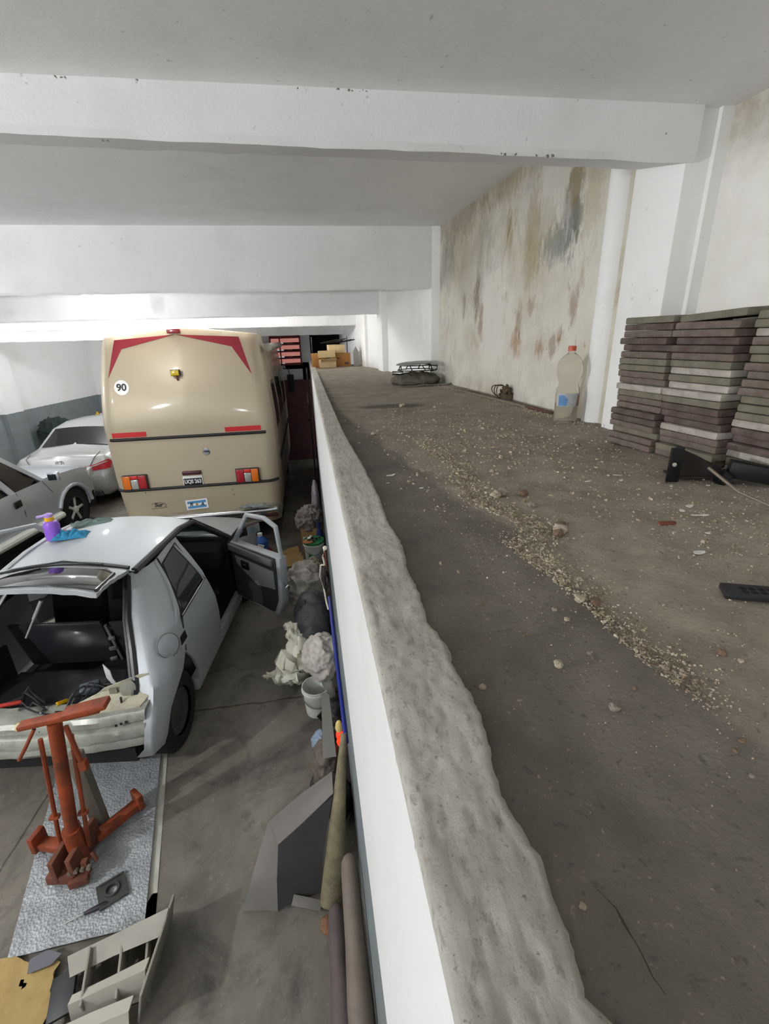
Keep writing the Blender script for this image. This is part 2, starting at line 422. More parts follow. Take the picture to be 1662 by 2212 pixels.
box(bm, (.02, 12.1, 3.1), (.22, .2, 2.2)); box(bm, (.55, 12.1, 3.65), (.9, .2, 1.1)); box(bm, (.5, 12.1, 1.2), (1.2, .2, 2.4)); box(bm, (-1.72, 13.7, 2.1), (.2, 3.2, 4.2))
struct('wall_far', bm, FARM, smooth=False)
bm = new(); box(bm, (.5, 14.5, 3.3), (2.2, .2, 2.2)); box(bm, (-.35, 13.3, 3.3), (.1, 2.4, 2.2)); box(bm, (1.3, 13.3, 3.3), (.1, 2.4, 2.2)); box(bm, (.5, 13.3, 2.3), (2.0, 2.6, .1)); struct('wall_shade_recess', bm, M('recess_shade_colour', '#54524e', .8), smooth=False)  # added recess; its dark colour stands in for shade on the far wall
# ceiling and beams
bm = new(); box(bm, (-3.5, -1.15, 3.69), (10.4, 5.9, .14)); struct('ceiling', bm, CEIL)
bm = new(); box(bm, (-3.5, 3.38, 3.92), (10.4, 3.2, .14)); struct('ceiling.001', bm, CEIL)
bm = new(); box(bm, (-3.5, 10.2, 3.85), (10.4, 10.5, .14)); struct('ceiling.002', bm, CEIL)
def beam(name, y0, y1, zl, zr, x1, top=3.98, m=BEAMM, rough=.006, x0=-8.9, zback=.03):
    """concrete beam with a slightly ragged cast edge"""
    bm = new(); nx = 160; vs = []
    for i in range(nx+1):
        x = x0+(x1-x0)*i/nx; zb = zl+(zr-zl)*(x+.75)/2
        j = rough*fbm((x, y0, 0), 5); k = rough*.8*fbm((x, y0, 8), 11)
        vs.append([bm.verts.new(p) for p in ((x, y0, top), (x, y0+.4*k, zb+.02+k), (x, y0+.012+.3*j, zb+j), (x, y1-.01, zb+zback+k), (x, y1, zb+zback+.015), (x, y1, top))])
    for a, b in zip(vs, vs[1:]):
        for k in range(5): bm.faces.new((a[k], b[k], b[k+1], a[k+1]))
    bm.faces.new(vs[0]); bm.faces.new(vs[-1][::-1])
    return struct(name, bm, m, ang=30)
b1 = beam('ceiling_beam', 1.74, 2.04, 3.487, 3.460, 1.40, zback=.06)
bm = new(); random.seed(2)
CHIPS = [(-.61, 3.616, .02), (-.44, 3.617, .04), (-.22, 3.616, .05), (-.06, 3.616, .02), (.02, 3.616, .03), (.19, 3.616, .03), (.25, 3.616, .03), (.38, 3.616, .04), (.46, 3.615, .02), (.55, 3.616, .012), (.95, 3.615, .02), (-.52, 3.475, .01), (.70, 3.468, .05), (.84, 3.466, .03), (1.25, 3.610, .015), (1.27, 3.535, .01)]
for cx_, cz_, w_ in CHIPS:
    for k in range(4):
        a_ = random.uniform(-1, 1); b_ = bmesh.ops.create_icosphere(bm, subdivisions=1, radius=random.uniform(.0012, .0038))
        for v in b_['verts']: v.co = Vector((cx_+a_*w_+v.co.x*1.6, 1.741+v.co.y*.4, cz_+random.uniform(-.004, .004)+v.co.z))
obj('pitting', bm, M('pit_dark', '#858077', .9), b1)
beam('ceiling_beam.001', 4.73, 5.02, 3.335, 3.335, 1.24)
beam('ceiling_beam.002', 6.55, 6.85, 3.20, 3.20, 1.03)
beam('ceiling_beam.003', 8.6, 8.9, 3.13, 3.12, .92)
beam('ceiling_beam.004', 11.2, 11.5, 3.01, 3.0, .9, m=PILW)
# window with red louvred shutter in the far wall
SHUT = M('backlit_red_louvre', '#d08a80', .5, emit=.35); SHUTF = M('red_shutter_frame', '#6d2a2c', .5)  # slats glow: emission stands in for daylight from behind
w = thing('window_1', None, None, (0, 0, 0)); w['kind'] = 'structure'
bm = new()
for x in (-.80, -.58, -.11): box(bm, (x, 11.985, 2.68), (.03, .04, .66))
for z in (2.36, 3.0): box(bm, (-.455, 11.985, z), (.71, .04, .03))
obj('window_frame', bm, SHUTF, w)
for k in range(4):
    for xa, xb in ((-.79, -.59), (-.57, -.12)):
        bm = new(); box(bm, ((xa+xb)/2, 12.0, 2.45+.155*k), (xb-xa, .008, .11), (R(-22), 0, 0)); obj('louvre', bm, SHUT, w)
        bm = new(); box(bm, ((xa+xb)/2, 11.995, 2.375+.155*k+.13), (xb-xa, .02, .035), (0, 0, 0)); obj('louvre_rail', bm, SHUTF, w)
d = thing('door_1', None, None, (0, 0, 0)); d['kind'] = 'structure'
bm = new(); box(bm, (-.3, 11.97, 1.0), (.75, .05, 2.0)); obj('door_leaf', bm, M('maroon_door_paint', '#5a2f33', .6, var=.3), d)
bm = new(); box(bm, (-.02, 11.9, 1.0), (.05, .06, .06)); obj('door_handle', bm, M('dark_steel', '#3b3a39', .4, .8), d)

# lamps of the garage, then added fill bulbs
BULB = {}
def lamp(x, y, z, ztop, watt, label, k=1):
    L = thing('ceiling_lamp', label, 'lamp', (x, y, z))
    r = .05
    m = NT('lit_bulb'); m.b.inputs['Base Color'].default_value = (1, 1, 1, 1)
    m.b.inputs['Emission Color'].default_value = (.97, .985, 1, 1)
    m.b.inputs['Emission Strength'].default_value = watt/(PI*4*PI*r*r*k*k)
    bm = new(); lathe(bm, [(a_*k, b_*k if b_ < .06 else b_) for a_, b_ in ((.004, -.055), (.028, -.05), (.045, -.03), (.052, 0), (.046, .028), (.03, .05), (.022/k, .07))], 20); obj('bulb', bm, m.m, L)
    bm = new(); lathe(bm, [(.024, .065), (.026, .12), (.018, .13)], 16); obj('socket', bm, M('lamp_socket', '#d8d6cf', .5), L)
    bm = new(); tube(bm, [(0, 0, .12), (0, 0, ztop-z)], .005, 6); obj('cord', bm, M('lamp_cord', '#45423d', .6), L)
lamp(-2.15, 5.55, 3.315, 3.78, LAMP_WATT['mid'], 'bare lit bulb hanging behind the second ceiling beam above the motorhome', 1.5)
lamp(-4.3, .3, 3.0, 3.62, LAMP_WATT['near'], 'bare lit bulb of the nearest ceiling bay, left of the loft wall')
lamp(-4.6, 3.4, 3.40, 3.85, LAMP_WATT['side'], 'bare lit bulb of the second ceiling bay, far left')
lamp(-6.2, 7.5, 3.0, 3.78, LAMP_WATT['left'], 'unseen added fill bulb over the parked pickup on the left')  # unseen bulb added to brighten the left wall
lamp(-4.6, 10.2, 3.42, 3.78, LAMP_WATT['wall'], 'unseen added fill bulb near the left wall beyond the pickup')  # second bulb added for the left wall, hidden behind the beams
lamp(-1.9, 7.25, 3.37, 3.78, LAMP_WATT['roof'], 'added fill bulb just above the motorhome roof, out of view')  # added bulb hidden by a beam, lights far pilasters and loft end
lamp(-1.6, -1.8, 2.85, 3.62, LAMP_WATT['behind'], 'added fill bulb behind the viewer near the gap in the back wall')  # added behind the camera to lift near ceiling and right wall
lamp(-3.2, 12.6, 3.35, 3.78, LAMP_WATT['far'], 'unseen added fill bulb in the ceiling bay deep behind the motorhome')  # added out of view as fill for the far bays
# ------------------------------------------------------------------ motorhome
CREAM = M('champagne_vehicle_paint', '#b3a68e', .42, .15, coat=.2)
BLACKR = M('black_rubber', '#1d1c1c', .6)
CHROME = M('chrome', '#d8d8d8', .12, 1)
REDV = M('maroon_vinyl', '#8e2a36', .35)
REDR = M('red_reflective_tape', '#c42a2c', .4)
RV = thing('motorhome', 'cream motorhome seen from behind with a 90 sticker and maroon chevrons', 'motorhome', (-1.63, 6.6, 0))
WH = [(.40, 1.06), (1.2, 1.10), (1.9, 1.10), (2.4, 1.06), (3.02, .985)]
def rv_y(x, z):
    b = max(0, (z-1.9)/1.1)
    y = .3*b**1.5
    u = min(1, abs(x)/lerp(WH, z))
    y -= .05*(1-u)*min(1, max(0, (z-1.75)/.5))            # creased upper half
    y += .10*max(0, (u-.86)/.14)**2.2
    if z < 1.02: y += .03*(1.02-z)/.6
    return y
def rv_top(x): return 3.0+.105*(1-min(1, abs(x)/.99)**1.25)
def RVP(x, z, off=.0): return Vector((x, rv_y(x, z)-off, z))
bm = new()
NX = 44; NZ = 40; us = [-1+2*i/NX for i in range(NX+1)]
zs = [j/NZ for j in range(NZ+1)]
rear = []
for u in us:
    col = []
    for v in zs:
        z = .40+v*(3.0-.40); hw = lerp(WH, z); x = u*hw
        zz = .40+v*(rv_top(x)-.40)
        col.append(bm.verts.new((x, rv_y(x, min(zz, 3.02))+(.05*max(0, (v-.95)/.05)**2), zz)))
    rear.append(col)
for i in range(NX):
    for j in range(NZ): bm.faces.new((rear[i][j], rear[i+1][j], rear[i+1][j+1], rear[i][j+1]))
# rear cap returns a little along the sides and roof
ring = [rear[0][j] for j in range(NZ+1)]+[rear[i][NZ] for i in range(1, NX+1)]+[rear[NX][j] for j in range(NZ-1, -1, -1)]
prev = ring
for dy, sc in ((.06, 1.012), (.55, 1.015)):
    cur = []
    for v in ring: cur.append(bm.verts.new((v.co.x*sc, max(v.co.y+dy, dy+.1), v.co.z+(.012 if v.co.z > 2.9 else 0))))
    for k in range(len(ring)-1): bm.faces.new((prev[k], prev[k+1], cur[k+1], cur[k]))
    prev = cur
obj('rear_cap', bm, CREAM, RV, ang=40)
bm = new()
prof = [(-1.07, .42), (-1.09, 1.2), (-1.09, 1.9), (-1.04, 2.4), (-.98, 2.78), (-.9, 2.86), (0, 2.93), (.9, 2.86), (.98, 2.78), (1.04, 2.4), (1.09, 1.9), (1.09, 1.2), (1.07, .42)]
prism(bm, prof, .35, 5.1, lambda u, v, w: (u, w, v)); obj('body', bm, CREAM, RV, bev=.02)
for s in (-1, 1):
    for i, (y0, y1) in enumerate(((.9, 1.7), (2.1, 3.2), (3.6, 4.6))):
        bm = new(); sheet(bm, [(y0+.06, 1.62), (y1-.06, 1.62), (y1, 1.7), (y1, 2.25), (y1-.06, 2.33), (y0+.06, 2.33), (y0, 2.25), (y0, 1.7)], lambda u, v: (s*(lerp([(1.9, 1.095), (2.4, 1.046)], v)), u, v), .2, .012)
        obj('side_window', bm, M('tinted_glass', '#101214', .08, coat=.3), RV)
    bm = new(); box(bm, (s*1.10, 2.6, 1.15), (.02, 4.6, .05)); obj('side_band', bm, BLACKR, RV)
    bm = new(); tube(bm, [(s*1.09, 4.9, 2.3), (s*1.2, 4.95, 2.28), (s*1.24, 4.95, 2.1)], .012); ma = obj('mirror_arm', bm, BLACKR, RV)
    bm = new(); box(bm, (s*1.24, 4.95, 1.95), (.16, .07, .42), (0, 0, 0), .03); obj('mirror_head', bm, BLACKR, ma)
    for y in (1.3, 4.1):
        bm = new(); T = Matrix.Translation((s*.92, y, .36)) @ Matrix.Rotation(R(90), 4, 'Y')
        lathe(bm, [(.2, -.1), (.33, -.1), (.36, -.07), (.36, .07), (.33, .1), (.2, .1)], 32, T); obj('wheel', bm, M('tyre_rubber', '#191919', .8, bump=.3, bs=40), RV)
bm = new(); tube(bm, [(1.12, .45, 2.83), (1.12, 3.6, 2.83)], .055, 10); obj('awning_roll', bm, M('awning_casing', '#8d877b', .5), RV)
bm = new(); box(bm, (0, 2.7, .55), (1.9, 4.5, .35)); obj('underbody', bm, M('underbody_black', '#141414', .9), RV)
for nm, a, b, off in (('upper_trim_band', (-1.02, 1.735), (1.0, 1.735), .012), ('lower_trim_band', (-1.09, 1.03), (1.09, 1.03), .012)):
    bm = new(); n = 40
    tube(bm, [RVP(a[0]+(b[0]-a[0])*i/n, a[1], off) for i in range(n+1)], .021, 8); obj(nm, bm, BLACKR, RV)
def decal(name, poly, m, off=.005, th=.004, step=.05, parent=RV):
    bm = new(); sheet(bm, poly, lambda u, v: RVP(u, v, off), step, th); return obj(name, bm, m, parent)
decal('chevron', [(-.045, 3.028), (-.80, 2.98), (-.915, 2.52), (-.72, 2.868)], REDV)
decal('chevron', [(-.03, 3.028), (.765, 2.98), (.895, 2.50), (.665, 2.86)], REDV)
decal('reflector_strip', [(-.985, 1.765), (-.56, 1.765), (-.56, 1.83), (-.985, 1.83)], REDR)
decal('reflector_strip', [(.46, 1.765), (.94, 1.765), (.94, 1.83), (.46, 1.83)], REDR)
st = decal('speed_sticker', [(-.765+.092*math.cos(2*PI*k/32), 2.40+.092*math.sin(2*PI*k/32)) for k in range(32)], M('white_vinyl', '#f2f0ec', .4), .004)
def face(x, z, off): return Matrix.Translation((x, rv_y(x, z)-off, z)) @ Matrix.Rotation(R(90), 4, 'X')
def lean(x, z, off):
    a = math.atan2(rv_y(x, z+.05)-rv_y(x, z-.05), .1); b = math.atan2(rv_y(x+.05, z)-rv_y(x-.05, z), .1)
    return Matrix.Translation((x, rv_y(x, z)-off, z)) @ Matrix.Rotation(b, 4, 'Z') @ Matrix.Rotation(R(90)-a, 4, 'X')
BLACKT = M('black_print', '#1f1f22', .5)
text('number', '90', .125, BLACKT, st, lean(-.765, 2.40, .009), .001)
bm = new(); box(bm, tuple(RVP(-.045, 3.07, .03)), (.165, .06, .055), (0, 0, 0), .012); bl = obj('brake_light', bm, M('dark_red_lens', '#8c1e22', .25, coat=.5), RV)
bm = new(); box(bm, tuple(RVP(-.06, 2.56, .05)), (.115, .06, .08), (0, 0, 0), .008); yl = obj('fog_light', bm, M('black_plastic', '#202022', .5), RV)
bm = new(); box(bm, tuple(RVP(-.06, 2.56, .083)), (.10, .012, .066), (0, 0, 0), .004); obj('yellow_lens', bm, M('yellow_lens', '#c9a71c', .2, coat=.6), yl)
bm = new(); tube(bm, [RVP(-.05, 2.52, .04), RVP(-.05, 2.48, .03), RVP(-.05, 2.47, 0)], .012, 8); obj('light_bracket', bm, M('rusty_bracket', '#6a3a30', .7), yl)
bm = new(); lathe(bm, [(.052, -.01), (.052, .006), (.044, .014), (.02, .018), (.0, .018)], 28, lean(.169, 1.512, 0) ); obj('filler_cap', bm, CHROME, RV)
AMB = M('amber_lens', '#d9701c', .2, coat=.6); RLN = M('red_lens', '#a3202a', .2, coat=.6); RL2 = M('bright_red_lens', '#d8352a', .2, coat=.6); CLR = M('clear_lens', '#cfcdc8', .12, .6, coat=.6)
for sx, cx, cz in ((-1, -.82, 1.15), (1, .68, 1.14)):
    w, h = .325, .205
    y = rv_y(cx, cz)
    bm = new(); box(bm, (cx, y-.02, cz), (w, .05, h), (0, 0, 0), .012); o_ = obj('tail_light', bm, M('lamp_bezel', '#3a2a2a', .5), RV)
    def lens(nm, u0, u1, v0, v1, m):
        bm = new(); xa, xb = cx+sx*(u0-.5)*w, cx+sx*(u1-.5)*w
        box(bm, ((xa+xb)/2, y-.048, cz+((v0+v1)/2-.5)*h), (abs(xb-xa)-.006, .022, (v1-v0)*h-.006), (0, 0, 0), .006); obj(nm, bm, m, o_)
    lens('brake_lens', .03, .36, .04, .96, RLN); lens('reverse_lens', .36, .66, .04, .70, CLR); lens('upper_lens', .36, .66, .72, .96, RL2); lens('indicator_lens', .66, .97, .04, .96, AMB)
bm = new(); box(bm, tuple(RVP(-.07, 1.228, .02)), (.25, .04, .055), (0, 0, 0), .012); obj('plate_light', bm, M('dark_maroon_plastic', '#4a1f26', .4), RV)
bm = new(); box(bm, tuple(RVP(-.072, 1.11, .008)), (.265, .012, .145), (0, 0, 0), .005); pl = obj('licence_plate', bm, M('white_plate', '#e6e6e2', .4), RV)
bm = new(); box(bm, tuple(RVP(-.072, 1.10, .015)), (.245, .004, .098), (0, 0, 0), .002); obj('plate_panel', bm, M('black_plate_paint', '#1a1a1c', .4), pl)
text('plate_number', 'UQS 263', .075, M('white_print', '#efefec', .4), pl, face(-.072, 1.10, .018), .001, sx=.80)
bm = new(); box(bm, tuple(RVP(-.08, .755, .006)), (.30, .006, .145), (0, R(-3), 0)); fl = obj('flag_sticker', bm, M('white_vinyl', '#f2f0ec'), RV)
for dz, col in ((.036, '#4f93c4'), (-.036, '#4f93c4')):
    bm = new(); box(bm, (-.08, rv_y(-.08, .755)-.0105, .755+dz), (.255, .003, .034), (0, R(-3), 0)); obj('flag_stripe', bm, M('sky_blue_vinyl', col, .4), fl)
bm = new(); lathe(bm, [(.018, 0), (.018, .003)], 20, face(-.08, .755, .0105)); obj('flag_sun', bm, M('sun_print', '#b8892c', .5), fl)
text('letter', 'R', .075, BLACKT, fl, face(-.155, .757, .0115), .001, .2); text('letter', 'A', .075, BLACKT, fl, face(-.005, .753, .0115), .001, .2)
sb = text('badge', 'Sur', .082, BLACKT, RV, face(-.60, .785, .004), .001, .25)
bm = new(); tube(bm, [RVP(-.60+.105*math.cos(a), .78+.04*math.sin(a), .004) for a in [R(-40+10*k) for k in range(20)]], .003, 5)
tube(bm, [RVP(-.70, .735, .004), RVP(-.55, .74, .004), RVP(-.48, .75, .004)], .003, 5); obj('badge_swoosh', bm, M('brown_print', '#5a3a30', .5), sb)
for px, pz in ((-.73, .98), (.44, .93), (.45, .86)):
    bm = new(); lathe(bm, [(.007, 0), (.007, .003)], 10, face(px, pz, .002)); obj('screw_hole', bm, BLACKT, RV)
bm = new(); tube(bm, [(-1.02+2.05*i/30, -.10+.06*abs(-1+2*i/30)**4, .60) for i in range(31)], .045, 14, flat=1.25); bu = obj('rear_bumper', bm, CHROME, RV)
bm = new(); box(bm, (.1, -.06, .53), (1.9, .05, .05), (0, 0, 0), .01); obj('bumper_strip', bm, M('dark_maroon_plastic', '#4a1f26'), bu)
bm = new(); box(bm, (1.03, .05, .56), (.07, .22, .16), (0, 0, 0), .025); obj('bumper_end', bm, M('bumper_end_grey', '#8b8f8c', .4, .5), bu)
for x in (-.6, .6):
    bm = new(); box(bm, (x, .06, .58), (.06, .3, .06)); obj('bumper_bracket', bm, M('underbody_black'), bu)
# rag lying on the bumper
bm = new(); blob(bm, [(-1.15, 6.50, .69), (-1.0, 6.48, .705), (-.82, 6.49, .70), (-.62, 6.52, .685)], [.02, .055, .06, .02], 24, 30, .022, 22, 3, .658, (1, .8))
tag(obj('rag', bm, M('grey_rag', '#8f9693', .9, var=.3)), 'grey crumpled rag draped on the right end of the chrome motorhome bumper', 'rag')

# ------------------------------------------------------------------ silver hatchback
SILV = M('silver_car_paint', '#a6aaad', .5, .25, coat=.12)
SILVD = M('dusty_silver_paint', '#a9aeae', .5, .3, dirt='#86867f', da=.5, ds=6)
BLKP = M('black_trim_plastic', '#18181a', .35, coat=.2)
BLKM = M('dark_interior_cloth', '#141416', .9)
GLS = M('dark_car_glass', '#0b0c0e', .06, spec=.6)
CREAMP = M('bare_cream_panel', '#b9b5a0', .55, dirt='#7d6a50', da=.6, ds=9)
RUST = M('rusty_metal', '#6b3d2a', .8, var=.4, vs=20)
TYRE = M('tyre_rubber', '#191919')
car = thing('hatchback_car', 'silver five-door car being repaired with its tailgate raised and front door open', 'car', (-1.944, 3.10, 0), R(-7))
HW = [(.2, .79), (.35, .82), (.55, .835), (.75, .835), (.92, .80), (1.0, .77), (1.15, .665), (1.27, .57), (1.34, .525)]
def hx(y, z): return lerp(HW, z) - .10*max(0, (y-1.9)/1.0)**2
Q = [
 [(.455, .33, 1.315), (.50, .36, 1.31), (.535, .47, 1.30), (.545, .60, 1.295)],
 [(.49, .22, 1.22), (.545, .25, 1.22), (.605, .40, 1.215), (.612, .545, 1.21)],
 [(.525, .08, 1.10), (.60, .10, 1.10), (.685, .26, 1.08), (.70, .43, 1.07)],
 [(.575, -.05, .95), (.68, -.04, .95), (.765, .10, .95), (.785, .30, .94)],
 [(.63, -.18, .78), (.745, -.18, .80), (.822, -.02, .81), (.832, .22, .82)],
 [(.655, -.25, .70), (.775, -.27, .72), (.838, -.10, .72), (.838, .16, .72)],
 [(.735, -.38, .63), (.795, -.36, .64), (.838, -.19, .635), (.842, .06, .635)],
 [(.76, -.45, .56), (.805, -.42, .57), (.838, -.30, .55), (.842, -.22, .53)],
 [(.755, -.50, .44), (.80, -.48, .44), (.83, -.40, .43), (.835, -.33, .40)],
 [(.70, -.50, .38), (.79, -.48, .37), (.815, -.40, .36), (.815, -.36, .34)]]
for s in (1, -1):
    bm = new(); rows(bm, [[(s*x, y, z) for x, y, z in r] for r in Q])
    bmesh.ops.subdivide_edges(bm, edges=bm.edges[:], cuts=2, use_grid_fill=True, smooth=.6)
    solid(bm, .006); q = obj('quarter_panel', bm, SILV, car, ang=60)
    # door with frame
    D = []
    fn = lambda u, v: (s*(hx(u, v)+.002), u, v)
    low = [(.30, .935), (.22, .82), (.16, .72), (.20, .66), (.27, .56), (.33, .42), (.34, .26), (.97, .26), (.95, .6), (.90, .955)]
    bm = new(); sheet(bm, low, fn, .08, .02)
    sheet(bm, [(.205, .93), (.30, .93), (.36, .99), (.60, 1.245), (.90, 1.275), (.895, 1.315), (.56, 1.30), (.43, 1.12)], fn, .06, .02)
    sheet(bm, [(.86, .95), (.90, .95), (1.01, 1.315), (.90, 1.315), (.90, 1.275)], fn, .06, .02)
    dr = obj('rear_door', bm, SILV, car)
    bm = new(); sheet(bm, [(.275, .93), (.88, .95), (.935, 1.29), (.60, 1.262), (.345, 1.0)], lambda u, v: (s*(hx(u, v)-.008), u, v), .06, .006)
    obj('door_window', bm, GLS, dr)
    bm = new(); tube(bm, [fn(u, v) for u, v in ((.275, .932), (.34, .99), (.60, 1.25), (.93, 1.282), (.875, .952))], .009, 6, True); obj('window_seal', bm, BLKP, dr)
    bm = new(); sheet(bm, [(.10, .77), (.235, .77), (.245, .865), (.13, .865)], lambda u, v: (s*(hx(u, v)+.013), u, v), .05, .01); hd = obj('handle_plate', bm, SILVD, dr)
    bm = new(); sheet(bm, [(.115, .80), (.225, .80), (.232, .855), (.14, .855)], lambda u, v: (s*(hx(u, v)+.018), u, v), .05, .01); obj('handle', bm, BLKP, hd)
    bm = new(); tube(bm, [(s*(hx(u, v)+.004), u, v) for u, v in ((.60, 1.30), (.545, 1.21), (.43, 1.07), (.30, .94), (.22, .82), (.16, .72))], .007, 6); obj('door_seam', bm, BLKP, q)
    # sill, pillars, roof rail
    bm = new(); box(bm, (s*.77, 1.05, .25), (.07, 1.45, .12), (0, 0, 0), .02); obj('sill', bm, SILVD, car)
    bm = new(); tube(bm, [(s*.50, .34, 1.325), (s*.535, .7, 1.345), (s*.55, 1.1, 1.345), (s*.575, 1.36, 1.31), (s*.66, 1.58, 1.12), (s*.75, 1.80, .95)], .028, 8); obj('roof_rail', bm, BLKP if s > 0 else SILV, car)
    bm = new(); sheet(bm, [(1.72, .26), (1.80, .26), (1.88, .55), (2.15, .68), (2.42, .55), (2.5, .35), (2.85, .36), (2.9, .62), (2.75, .72), (1.78, .93), (1.72, .93)], fn, .08, .012); obj('front_wing', bm, SILV, car)
    for y in (0, 2.15):
        T = Matrix.Translation((s*.70, y, .295)) @ Matrix.Rotation(R(90), 4, 'Y')
        bm = new(); lathe(bm, [(.17, -.09), (.265, -.09), (.292, -.065), (.295, .065), (.268, .09), (.18, .09)], 40, T, False); wh = obj('wheel', bm, TYRE, car)
        bm = new(); lathe(bm, [(.175, -.07), (.175, .07), (.12, .05), (.05, .07), (.0, .07)], 32, T, False); obj('rim', bm, M('dull_steel_rim', '#5d5d5c', .5, .7), wh)
        bm = new(); lathe(bm, [(.33, -.2), (.33, .05)], 32, Matrix.Translation((s*.68, y, .31)) @ Matrix.Rotation(R(90), 4, 'Y')); bmesh.ops.delete(bm, geom=[v for v in bm.verts if v.co.z < .27], context='VERTS'); obj('wheel_well', bm, BLKM, car)
bm = new(); lathe(bm, [(.085, -.006), (.085, .004), (.078, .008), (.0, .008)], 28, Matrix.Translation((.797, .005, .885)) @ Matrix.Rotation(R(-28), 4, 'Z') @ Matrix.Rotation(R(72), 4, 'Y')); obj('fuel_flap', bm, SILV, car)
bm = new(); tube(bm, [Matrix.Translation((.801, .003, .886)) @ Matrix.Rotation(R(-28), 4, 'Z') @ Matrix.Rotation(R(72), 4, 'Y') @ Vector((.087*math.cos(2*PI*k/28), .087*math.sin(2*PI*k/28), 0)) for k in range(28)], .0022, 5, True); obj('flap_seam', bm, M('panel_gap', '#4b4b4b', .7), car)
bm = new(); grid(bm, 20, 20, lambda u, v: ((2*u-1)*(.50+.05*v), .33+1.05*v, 1.33+.055*(1-(2*u-1)**2)+.02*math.sin(PI*v))); solid(bm, .008); obj('roof', bm, SILV, car, ang=60)
bm = new(); grid(bm, 12, 8, lambda u, v: ((2*u-1)*(.575+.17*v), 1.37+.47*v, 1.345-.38*v+.02*(1-(2*u-1)**2)))
obj('windscreen', bm, M('tinted_windscreen', '#7d9094', .05, trans=.75, ior=1.1), car)
bm = new(); grid(bm, 16, 12, lambda u, v: ((2*u-1)*(.76-.1*v*v), 1.80+1.02*v, .945-.18*v**1.6+.05*(1-(2*u-1)**2))); solid(bm, .008); obj('bonnet', bm, SILV, car, ang=60)
bm = new(); box(bm, (0, 2.88, .5), (1.5, .14, .36), (0, 0, 0), .06); obj('front_bumper', bm, SILV, car)
bm = new(); box(bm, (0, .95, .22), (1.48, 2.0, .06)); box(bm, (0, 1.78, .62), (1.46, .06, .68)); box(bm, (0, -.05, .45), (1.15, .72, .05)); box(bm, (.61, .10, .60), (.03, .40, .30)); box(bm, (-.61, .10, .60), (.03, .40, .30)); obj('floor_pan', bm, BLKM, car)
bm = new(); box(bm, (0, 1.66, .82), (1.40, .34, .22), (0, 0, 0), .05); obj('dashboard', bm, BLKM, car)
for sx in (-.36, .36):
    bm = new(); box(bm, (sx, 1.15, .42), (.48, .48, .18), (0, 0, 0), .05); box(bm, (sx, .90, .75), (.46, .13, .56), (R(-14), 0, 0), .05); box(bm, (sx, .82, 1.12), (.24, .09, .16), (R(-10), 0, 0), .03); obj('front_seat', bm, BLKM, car)
bm = new()
tube(bm, [(-.36+.18*math.cos(2*PI*k/24), 1.40-.06*math.sin(2*PI*k/24), .87+.17*math.sin(2*PI*k/24)) for k in range(24)], .014, 6, True); box(bm, (-.36, 1.41, .87), (.3, .03, .05)); obj('steering_wheel', bm, BLKP, car)
SEATP = M('glossy_black_panel', '#242428', .28, coat=.35, bump=.12, bs=9)
bm = new(); box(bm, (-.14, .30, .74), (.70, .03, .46), (R(14), 0, 0), .02); obj('seat_back', bm, SEATP, car)
bm = new(); box(bm, (.37, .34, .72), (.28, .03, .42), (R(14), 0, 0), .02); obj('seat_back', bm, BLKM, car)
bm = new(); box(bm, (.225, .31, .72), (.02, .02, .40), (R(14), 0, 0)); 
for k in range(4): box(bm, (.235, .30-.02*k, .86-.08*k), (.05, .02, .03), (R(14), 0, R(8*k)), .004)
obj('seat_hinge', bm, M('worn_steel', '#7b7c7e', .4, .7), car)
bm = new(); grid(bm, 20, 10, lambda u, v: ((2*u-1)*.56, -.38+.60*v, .505+.02*fbm((u*3, v*3, 2), 2)+.03*v)); solid(bm, .01); obj('boot_floor', bm, M('glossy_boot_liner', '#222124', .3, coat=.3, bump=.3, bs=12), car)
# seal round the tailgate opening
sealp = [(.645, -.27, .69), (.63, -.19, .76), (.585, -.07, .92), (.53, .06, 1.07), (.49, .20, 1.19), (.455, .31, 1.285), (.40, .335, 1.305)]
sealp = sealp+[(x*.5, .345, 1.315) for x in (.4, 0, -.4)]+[(-x, y, z) for x, y, z in sealp[::-1]]
bm = new(); tube(bm, sealp, .026, 8); obj('tailgate_seal', bm, BLKP, car)
bm = new(); tube(bm, [(x*.93, y+.03, z-.01) for x, y, z in sealp], .022, 8); obj('inner_seal', bm, M('worn_black_rubber', '#2e2b2a', .45), car)
# tail end: lip, beam with ridges
PROF = [(-.30, .665), (-.40, .672), (-.455, .665), (-.475, .64), (-.475, .60), (-.46, .585), (-.50, .575), (-.515, .55), (-.51, .505), (-.48, .495), (-.50, .485), (-.51, .455), (-.50, .425), (-.455, .40), (-.40, .40)]
def tail(x, y, z): return (x, y+.07*(abs(x)/.78)**3+(.006*fbm((x, z, 0), 7)), z+.008*fbm((x, 3, z), 5)+.012*(x/.8))
bm = new(); n = 48; vs = [[bm.verts.new(tail(-.76+1.52*i/n, y, z)) for y, z in PROF] for i in range(n+1)]
for a, b in zip(vs, vs[1:]):
    for k in range(len(PROF)-1): bm.faces.new((a[k], b[k], b[k+1], a[k+1]))
solid(bm, .006); rp = obj('rear_panel', bm, M('scuffed_bumper_paint', '#a3a59b', .38, .3, dirt='#6d6d5e', da=.7, ds=7, coat=.2), car, ang=40)
bm = new(); sheet(bm, [(.20, -.44), (.72, -.37), (.745, -.28), (.70, -.20), (.58, -.20), (.40, -.24), (.27, -.33)], lambda u, v: (u, v, .685+.03*max(0, (v+.35)/.15)+.004*fbm((u, v, 0), 12)), .04, .01); obj('lamp_recess', bm, CREAMP, rp)
